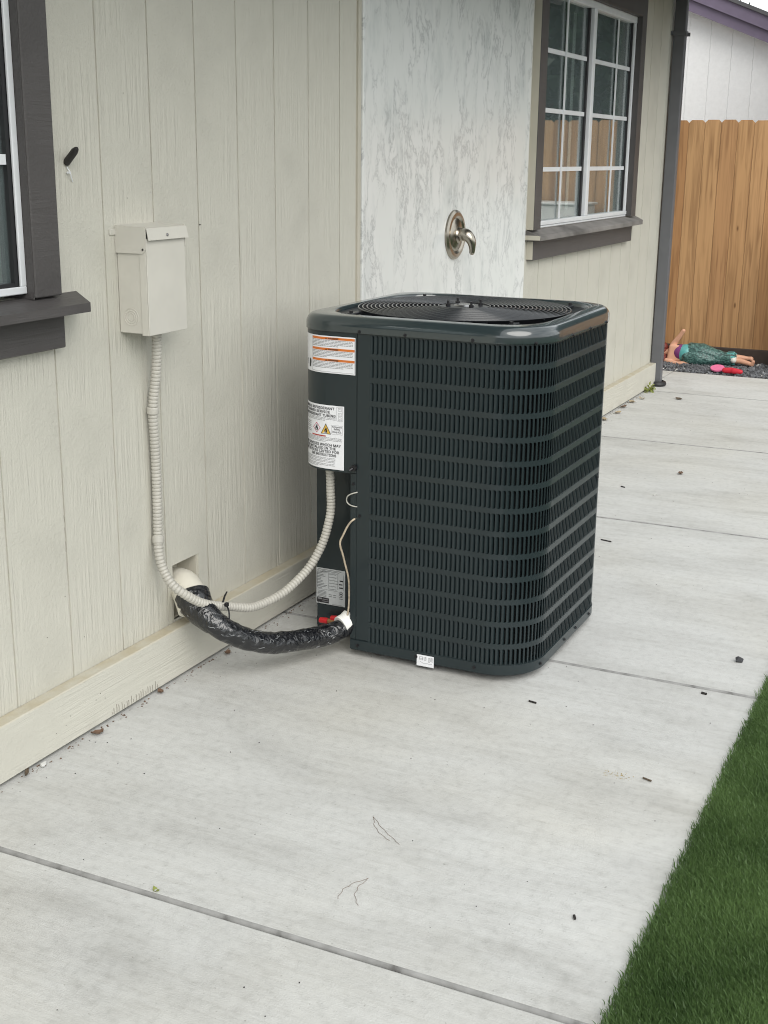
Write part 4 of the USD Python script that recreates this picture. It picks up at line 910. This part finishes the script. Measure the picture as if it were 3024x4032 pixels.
obj('logo_block', [plate_piece(yl(.006), yl(.052), .0875, .1050, .0022)], 'ink', rp)
obj('logo_bar', [plate_piece(yl(.009), yl(.025), .0985, .1035, .0026), plate_piece(yl(.028), yl(.049), .0985, .1010, .0026), plate_piece(yl(.027), yl(.050), .0925, .0942, .0026)], 'ink_grey', rp)
# serial sticker on the pan
ss_ = obj('serial_sticker', patch(.318, .376, .012, .049, .0030), 'paper', ac, label='small white serial sticker on the base pan')
q_ = -.054
sp = [patch(.382 + q_, .393 + q_, z, z + .0006, .0034) for z in (.0325, .0370, .0425)] + [patch(.3815 + q_, .3825 + q_, .0325, .0430, .0034), patch(.3925 + q_, .3935 + q_, .0325, .0430, .0034)]
sp += lines_on(.398 + q_, .406 + q_, [.042, .0385, .035, .0315], .0034, 8, .0009) + lines_on(.411 + q_, .428 + q_, [.042, .0385, .035, .0315, .028], .0034, 9, .0009) + [patch(.388 + q_, .424 + q_, .0225, .0231, .0034), patch(.383 + q_, .387 + q_, .0265, .0271, .0034)]
obj('small_print', sp, 'ink', ss_, kind='stuff')
# thermostat wire and loop
tw = thing('control_wire', 'thin tan twisted wire hanging in the open corner of the air conditioner', 'wire', (3.40, -.4, .14))
w_, _ = spline([(3.420, -.452, .462), (3.397, -.424, .444), (3.389, -.404, .402), (3.387, -.397, .385), (3.399, -.396, .348), (3.412, -.401, .303), (3.418, -.410, .257), (3.414, -.415, .212), (3.412, -.415, .170), (3.410, -.411, .133)], 60)
obj('wire', tube(w_, .0032, 7), 'wire_tan', tw, smooth=True)
lw = thing('wire_loop', 'small white wire loop showing behind the corner post of the air conditioner', 'wire', (3.40, -.42, .5))
w_, _ = spline([(3.408, -.448, .545), (3.398, -.424, .536), (3.402, -.411, .522), (3.405, -.410, .510), (3.402, -.420, .503), (3.406, -.445, .498)], 24)
obj('loop', tube(w_, .0020, 7), 'conduit_pvc', lw, smooth=True)

# ------------------------------------------------------------------ far fence
def fence_board(y0, y1, x, z0, z1, t=.016):
    c = .020; pg = sg.Polygon([(y0, z0), (y1, z0), (y1, z1 - c), (y1 - c, z1), (y0 + c, z1), (y0, z1 - c)])
    m = prism(pg, t); V = np.asarray(m.vertices).copy(); m.vertices = np.c_[x + V[:, 2], V[:, 0], V[:, 1]]; m.fix_normals(); return m
fence = thing('fence', 'tan cedar board fence with notched tops along the back of the yard', 'fence', (10.25, 0, 0))
r_ = random.Random(11)
for k in range(-38, 20):
    y1 = .157 + .1238 * k
    obj('board', fence_board(y1 - .1238 + .0012, y1 - .0012, 10.25 + r_.uniform(-.003, .003), .10, 1.832 + r_.uniform(-.004, .004)), 'cedar', fence)
obj('kick_board', [cbox(10.215, 10.247, -5.2, 2.6, -.02, .112, .004)], 'kick_brown', fence)
obj('rail', [box(10.27, 10.31, -5.2, 2.6, z, z + .09) for z in (.3, 1.5)], 'cedar', fence)
# white garden cabinet that the window reflects
gc = thing('garden_cabinet', 'white stepped cabinet against the fence, seen reflected in the window', 'cabinet', (9.98, -1.3, 0))
for q in (cbox(9.82, 10.16, -1.28, -.80, .03, 1.185, .008), cbox(9.82, 10.16, -1.95, -1.285, .03, 1.215, .008)): obj('body', q, 'white_vinyl', gc)
for q in (cbox(9.80, 10.18, -1.30, -.78, 1.186, 1.205, .006), cbox(9.80, 10.18, -1.97, -1.303, 1.216, 1.255, .006)): obj('top', q, 'white_vinyl', gc)

# ------------------------------------------------------------------ neighbour's house and trees
nh = thing('neighbour_house', 'white house with purple roof edge boards behind the wooden fence', 'house', (13.3, 0, 0))
rake = lambda y, off=0.0: 2.560 + .402 * (y - .0) + off   # underside of the lower board at x = 13
for k in range(16):
    y0 = -1.85 + .2085 * k + .019; y1 = y0 + .2065
    pg = sg.Polygon([(y0, .3), (y1, .3), (y1, rake(y1, .10)), (y0, rake(y0, .10))])
    m = prism(pg, .014); V = np.asarray(m.vertices).copy(); m.vertices = np.c_[13.18 + V[:, 2], V[:, 0], V[:, 1]]; m.fix_normals(); obj('wall_board', m, 'white_wall', nh)
obj('wall', [box(13.198, 13.4, -1.85, 1.5, .0, 2.0)], 'white_wall', nh)
def slanted(x0, x1, o0, o1, ya, yb): return hull([(x, y, rake(y, o)) for x in (x0, x1) for y in (ya, yb) for o in (o0, o1)])
obj('rake_board', slanted(12.99, 13.03, 0, .135, -2.3, 2.2), 'purple_trim', nh)
obj('rake_trim', slanted(12.955, 12.988, .105, .225, -2.3, 2.2), 'purple_trim', nh)
obj('roof', slanted(12.93, 18.0, .226, .262, -2.4, 2.3), 'shingle', nh)
obj('eave_soffit', slanted(13.031, 13.178, .05, .07, -2.3, 2.2), 'white_wall', nh)

def leaf_cloud(seed, n, rad, center, size=.05, squash=1.0, clumps=44):
    r = np.random.default_rng(seed); cc = r.normal(size=(clumps, 3)); cc /= np.linalg.norm(cc, axis=1, keepdims=True); cc *= r.uniform(.25, 1.0, (clumps, 1)) * rad; cc[:, 2] *= squash
    k = r.integers(0, clumps, n); p = cc[k] + r.normal(size=(n, 3)) * rad * .17 + np.asarray(center)
    a = r.normal(size=(n, 3)); a /= np.linalg.norm(a, axis=1, keepdims=True); b = np.cross(a, r.normal(size=(n, 3))); b /= np.linalg.norm(b, axis=1, keepdims=True)
    s = size * r.uniform(.6, 1.3, (n, 1))
    v = np.stack([p - a * s, p + b * s * .45, p + a * s, p - b * s * .45], 1).reshape(-1, 3); i = np.arange(n)[:, None] * 4
    return trimesh.Trimesh(v, np.vstack([i + [0, 1, 2], i + [0, 2, 3]]), process=False)
def tree(label, x, y, h, rad, seed, group=None, n=6500, size=.06):
    t = thing('tree', label, 'tree', (x, y, 0), group)
    tr = [tube([(x, y, -.05), (x + .05, y, h * .3), (x, y + .05, h * .7)], [.13, .10, .05], 9)]
    r = random.Random(seed)
    for k in range(6):
        a = r.uniform(0, 6.28); z = h * r.uniform(.3, .6); tr.append(tube([(x, y, z), (x + rad * .4 * math.cos(a), y + rad * .4 * math.sin(a), z + h * .15), (x + rad * .7 * math.cos(a), y + rad * .7 * math.sin(a), z + h * .25)], [.05, .03, .012], 6))
    obj('trunk', tr, 'bark', t); obj('crown', leaf_cloud(seed, n, rad, (x, y, h * .66), size, 1.25), 'foliage', t)
tree('dark leafy tree behind the white house, its tip above the roof', 20.0, 2.75, 5.1, 1.12, 5, n=6000, size=.07)
TL = ['dark leafy tree right behind the back fence, the nearest one mirrored in the window', 'taller leafy tree behind the back fence mirrored high in the window', 'leafy tree farthest right behind the back fence']
for q, (x, y, h, rad) in enumerate([(11.7, -1.85, 4.4, 1.15), (11.8, -3.0, 4.8, 1.35), (12.0, -4.4, 4.6, 1.3)]):
    tree(TL[q], x, y, h, rad, 40 + q, 'trees mirrored in the window glass', 15000, .085)

# ------------------------------------------------------------------ doll on the gravel
def limb(pts, rads):
    out = []
    for (a, ra), (b, rb) in zip(zip(pts[:-1], rads[:-1]), zip(pts[1:], rads[1:])):
        sa = m3.Manifold.sphere(ra, 20).translate(tuple(map(float, a))); sb = m3.Manifold.sphere(rb, 20).translate(tuple(map(float, b)))
        out.append(m3.Manifold.batch_hull([sa, sb]))
    return out
def fuse(parts, length=.008, it=8):
    u = m3.Manifold.batch_boolean(parts, m3.OpType.Add).refine_to_length(length); mm = u.to_mesh()
    t = trimesh.Trimesh(mm.vert_properties[:, :3], mm.tri_verts); trimesh.smoothing.filter_taubin(t, iterations=it); return t
doll = thing('doll', 'large doll lying on its front on the gravel, bare back and long green skirt', 'doll', (10.0, -.15, .03))
DX = 10.04
def slabhull(pts): return m3.Manifold.batch_hull([m3.Manifold.sphere(r, 20).translate((x, y, z)) for x, y, z, r in pts])
body = [slabhull([(DX - .035, .112, .122, .020), (DX - .050, .122, .020, .022), (DX + .02, .105, .112, .022), (DX + .015, .110, .030, .022), (DX - .030, .040, .112, .022), (DX - .040, .040, .030, .022), (DX + .01, .035, .100, .024), (DX + .01, .035, .036, .024)])]
body += limb([(DX - .012, .13, .078), (DX - .012, .19, .072)], [.026, .024])                                            # neck
body += limb([(DX - .012, .225, .078)] * 2, [.062, .058])                                                                # head
body += limb([(DX - .01, .108, .128), (DX - .01, .092, .160), (DX - .02, .058, .206), (DX - .03, .030, .250)], [.026, .021, .0175, .0150])   # raised arm
body += limb([(DX - .06, .142, .012), (DX - .075, .095, .004), (DX - .085, .047, -.012 + .012), (DX - .085, .018, .002), (DX - .085, -.006, .004)], [.022, .019, .0165, .0185, .0150])  # lower arm along the ground
for i, (dx, dz) in enumerate(((-.014, .004), (-.005, .0), (.004, -.002), (.012, .0))): body += limb([(DX - .085 + dx * .8, -.012, .006 + dz), (DX - .087 + dx, -.036 + abs(i - 1.5) * .003, .005 + dz)], [.0052, .0042])
body += limb([(DX - .012, -.335, .050), (DX - .020, -.42, .046), (DX - .035, -.490, .034), (DX - .035, -.512, .028), (DX - .045, -.524, .052)], [.026, .0205, .0165, .0175, .0120])
body += limb([(DX + .015, -.335, .066), (DX + .03, -.41, .066), (DX + .035, -.470, .062), (DX + .035, -.492, .062), (DX + .028, -.500, .052)], [.025, .0200, .0155, .0165, .011])
body += limb([(DX - .01, .035, .068), (DX, -.20, .064), (DX - .002, -.340, .058)], [.030, .028, .026])
obj('body', fuse(body), 'skin_plastic', doll, smooth=True)
sk = limb([(DX - .005, .006, .075), (DX, -.045, .080), (DX, -.120, .078), (DX, -.205, .064), (DX - .005, -.290, .054), (DX - .005, -.340, .056)], [.066, .080, .082, .064, .050, .054])
sk += limb([(DX - .045, -.02, .050), (DX - .045, -.10, .046), (DX - .03, -.2, .045)], [.056, .062, .045])
skm = fuse(sk, .010, 6); V = np.asarray(skm.vertices); n_ = skm.vertex_normals; skm.vertices = V + n_ * ((meshkit.fbm(V * np.array([28, 16, 28]), 4, 9) - .5) * .016)[:, None]
obj('skirt', skm, 'scale_cloth', doll, smooth=True)
wb = limb([(DX - .016, .014, .074), (DX - .016, .004, .074)], [.070, .073]); obj('waistband', fuse(wb, .01, 3), 'teal_satin', doll, smooth=True)
tp = limb([(DX - .014, .042, .076), (DX - .015, .030, .076)], [.0655, .067]); obj('top_band', fuse(tp, .01, 3), 'purple_cloth', doll, smooth=True)
rf_, rr_ = [], random.Random(2)
for k in range(9):
    a = k / 9 * 6.28; rf_ += limb([(DX + .040 * math.cos(a), -.325, .060 + .036 * math.sin(a)), (DX + .047 * math.cos(a), -.362 - rr_.uniform(0, .012), .058 + .042 * math.sin(a))], [.014, .011])
obj('ruffle', fuse(rf_, .008, 2), 'teal_satin', doll, smooth=True)
obj('lace_edge', fuse(limb([(DX - .01 + .03, -.372, .066), (DX - .01 - .04, -.374, .052)], [.018, .022]), .008, 2), 'lace', doll, smooth=True)
hr = limb([(DX + .0, .235, .095), (DX - .01, .19, .105)], [.066, .044]) + limb([(DX - .03, .225, .05), (DX - .05, .18, .028)], [.055, .036]); hm = fuse(hr, .008, 2); V = np.asarray(hm.vertices); hm.vertices = V + hm.vertex_normals * ((meshkit.fbm(V * 70, 4, 2) - .5) * .03)[:, None]
obj('hair', hm, 'hair', doll, smooth=True)
# toy bits in front of it
m = trimesh.creation.cylinder(.052, .010, sections=28); m.apply_transform(trimesh.transformations.rotation_matrix(-.30, (0, 1, 0))); m.apply_translation((9.665, -.320, .034))
obj('toy_disc', m, 'pink_plastic', smooth=30, label='flat round pink toy disc on the gravel below the doll', cat='toy')
b = fuse(limb([(9.60, -.385, .032), (9.60, -.44, .034)], [.020, .023]) + limb([(9.59, -.452, .034), (9.585, -.505, .032)], [.022, .017]), .008, 5)
obj('red_toy', b, 'red_cloth', smooth=True, label='soft red two-lobed toy on the gravel edge next to the pink disc', cat='toy')

# ------------------------------------------------------------------ litter on the slabs
def stone(x, y, r, mat, label, seed, z=0.0, group=None):
    m = rock(seed, .55); m.apply_scale(r); m.apply_translation((x, y, z + r * .42)); obj('pebble', m, mat, smooth=40, label=label, cat='pebble', group=group)
stone(3.92, -1.554, .020, 'pebble_dark', 'dark grey pebble on the slab close to the lawn', 4)
stone(2.356, -.060, .015, 'rock_white', 'pale pebble against the foot of the wall near the photo\'s left edge', 8)
stone(5.86, -.80, .013, 'rock_white', 'white chip on the slab just right of the air conditioner', 9)
stone(9.585, .075, .014, 'rock_white', 'small white stone at the gravel edge beside the downspout', 12, .005)
stone(2.60, -1.885, .009, 'leaf_pale', 'small tan clod lying on the green turf', 13, .024)
def leaf(x, y, L, w, a, mat, label, seed, z=.002, group=None, name='leaf'):
    r = random.Random(seed); n = 7; v, f = [], []
    for i in range(n):
        t = i / (n - 1); ww = w * math.sin(math.pi * min(1, t * .95 + .03)) ** .7; u = (t - .5) * L; zz = z + .006 * (2 * t - 1) ** 2 + r.uniform(0, .003)
        for sd, up_ in ((-1, .004), (0, 0), (1, .005)): v.append((x + u * math.cos(a) - sd * ww * math.sin(a), y + u * math.sin(a) + sd * ww * math.cos(a), zz + up_ * r.uniform(.5, 1.3)))
    for i in range(n - 1):
        for j in range(2): k = i * 3 + j; f += [(k, k + 3, k + 4), (k, k + 4, k + 1)]
    m = trimesh.Trimesh(np.array(v), np.array(f), process=False)
    obj(name, m, mat, smooth=True, label=label, cat='leaf', group=group)
leaf(3.235, -.068, .030, .010, .3, 'leaf_dry', 'brown leaf on the slab under the taped pipe bundle', 1)
leaf(2.572, -.066, .040, .012, -.4, 'leaf_dry', 'crumpled brown leaf at the wall foot below the window', 2)
leaf(2.882, -.058, .028, .009, .8, 'leaf_dry', 'dark brown leaf at the wall foot below the electrical box', 3)
leaf(2.30, -.052, .050, .005, .6, 'twig', 'dark curled leaf stalk at the wall foot in the photo\'s left corner', 4)
leaf(2.005, -.665, .020, .007, 1.2, 'leaf_green', 'yellow-green leaf caught in the nearest slab joint', 5, -.004)
leaf(6.34, -.81, .040, .014, .2, 'leaf_dry', 'orange-brown leaf alone on the slab right of the unit', 6)
leaf(8.42, -.32, .06, .02, 1.0, 'twig', 'dark flat leaf on the slab in front of the downspout', 7)
ORD = 'first second third fourth fifth sixth seventh eighth ninth'.split()
for k, (x, y) in enumerate([(6.95, -.12), (7.05, -.075), (7.15, -.085), (7.3, -.10), (7.5, -.075), (7.75, -.09), (7.95, -.07), (8.15, -.075), (8.3, -.10)]):
    leaf(x, y, rng.uniform(.05, .10), rng.uniform(.012, .022), rng.uniform(0, 3), 'leaf_pale' if k % 3 else 'leaf_dry', ('pale dry' if k % 3 else 'brown dry') + ' leaf at the wall foot under the far window, ' + ORD[k] + ' from the unit', 60 + k, .004, 'dry leaves along the wall foot under the far window')
wd = leaf_cloud(77, 90, .07, (8.62, -.085, .02), .014, .3, 8)
obj('weed', wd, 'leaf_green', label='small green weed at the wall foot beside the downspout', cat='weed')
def stick(pts, r, label, mat='twig', group=None): obj('twig', tube(pts, r, 5), mat, label=label, cat='twig', group=group)
stick([(3.323, -1.058, .003), (3.318, -1.082, .003)], .0030, 'short black twig on the slab in front of the unit', 'speck')
stick([(5.026, -.778, .003), (5.014, -.826, .003)], .0026, 'long black twig on the slab right of the unit', 'speck')
stick([(2.318, -1.512, .003), (2.305, -1.518, .004)], .0030, 'dark crumb-like twig on the slab near the bottom of the turf edge', 'speck')
stick([(2.996, -1.484, .004), (2.988, -1.508, .004)], .0026, 'brown twig beside yellow crumbs on the slab', 'twig')
stick([(3.615, -1.502, .003), (3.612, -1.518, .003)], .0040, 'black seed-like twig just before the second joint', 'speck')
stick([(5.945, -.61, .003), (5.935, -.632, .003)], .003, 'small black twig beyond the white chip', 'speck')
def scratch(pts, r, nm, lab):
    obj(nm, [tube([(x + .0022 * math.sin(31 * i_), y + .0022 * math.cos(17 * i_), .0008) for i_, (x, y) in enumerate(spline([(*q, 0) for q in p], 12)[0][:, :2])], r, 4) for p in pts], 'leaf_dry', label=lab, cat='stem')
scratch([[(2.506, -.948), (2.46, -1.00), (2.415, -1.058)], [(2.506, -.948), (2.452, -.985), (2.42, -1.03)]], .00045, 'dry_stem', 'forked thin dry stem on the middle of the near slab')
scratch([[(2.255, -1.059), (2.20, -1.055), (2.148, -1.085)], [(2.255, -1.059), (2.205, -1.03), (2.150, -1.035)]], .00045, 'dry_stem', 'bent thin dry stem shaped like a tent near the nearest joint')
# crumbs: tiny black specks scattered over the walk, and a yellow spill
def crumbs(pts, sizes, seed):
    out = []
    for k, ((x, y), s) in enumerate(zip(pts, sizes)):
        m = rock(seed + k % 9, .6); m.apply_scale(s); m.apply_translation((x, y, s * .4)); out.append(m)
    return out
pts = [(rng.uniform(1.4, 8.4), -.06 - 1.55 * rng.random() ** 1.3) for _ in range(300)]
obj('specks', crumbs(pts, [rng.uniform(.0009, .0026) for _ in pts], 300), 'speck', label='tiny dark specks of dirt scattered over the concrete walk', cat='dirt', kind='stuff')
pts = [(rng.gauss(2.985, .010), rng.gauss(-1.425, .022)) for _ in range(60)]
obj('crumbs', crumbs(pts, [rng.uniform(.0010, .0022) for _ in pts], 400), 'crumb', label='little spill of yellowish crumbs on the slab near the turf', cat='crumbs', kind='stuff')
pts = [(rng.uniform(1.6, 8.7), -.046 - abs(rng.gauss(0, .013))) for _ in range(600)]
obj('wall_dirt', crumbs(pts, [rng.uniform(.0012, .0042) for _ in pts], 500), 'leaf_dry', label='line of dark dirt along the foot of the house wall', cat='dirt', kind='stuff')
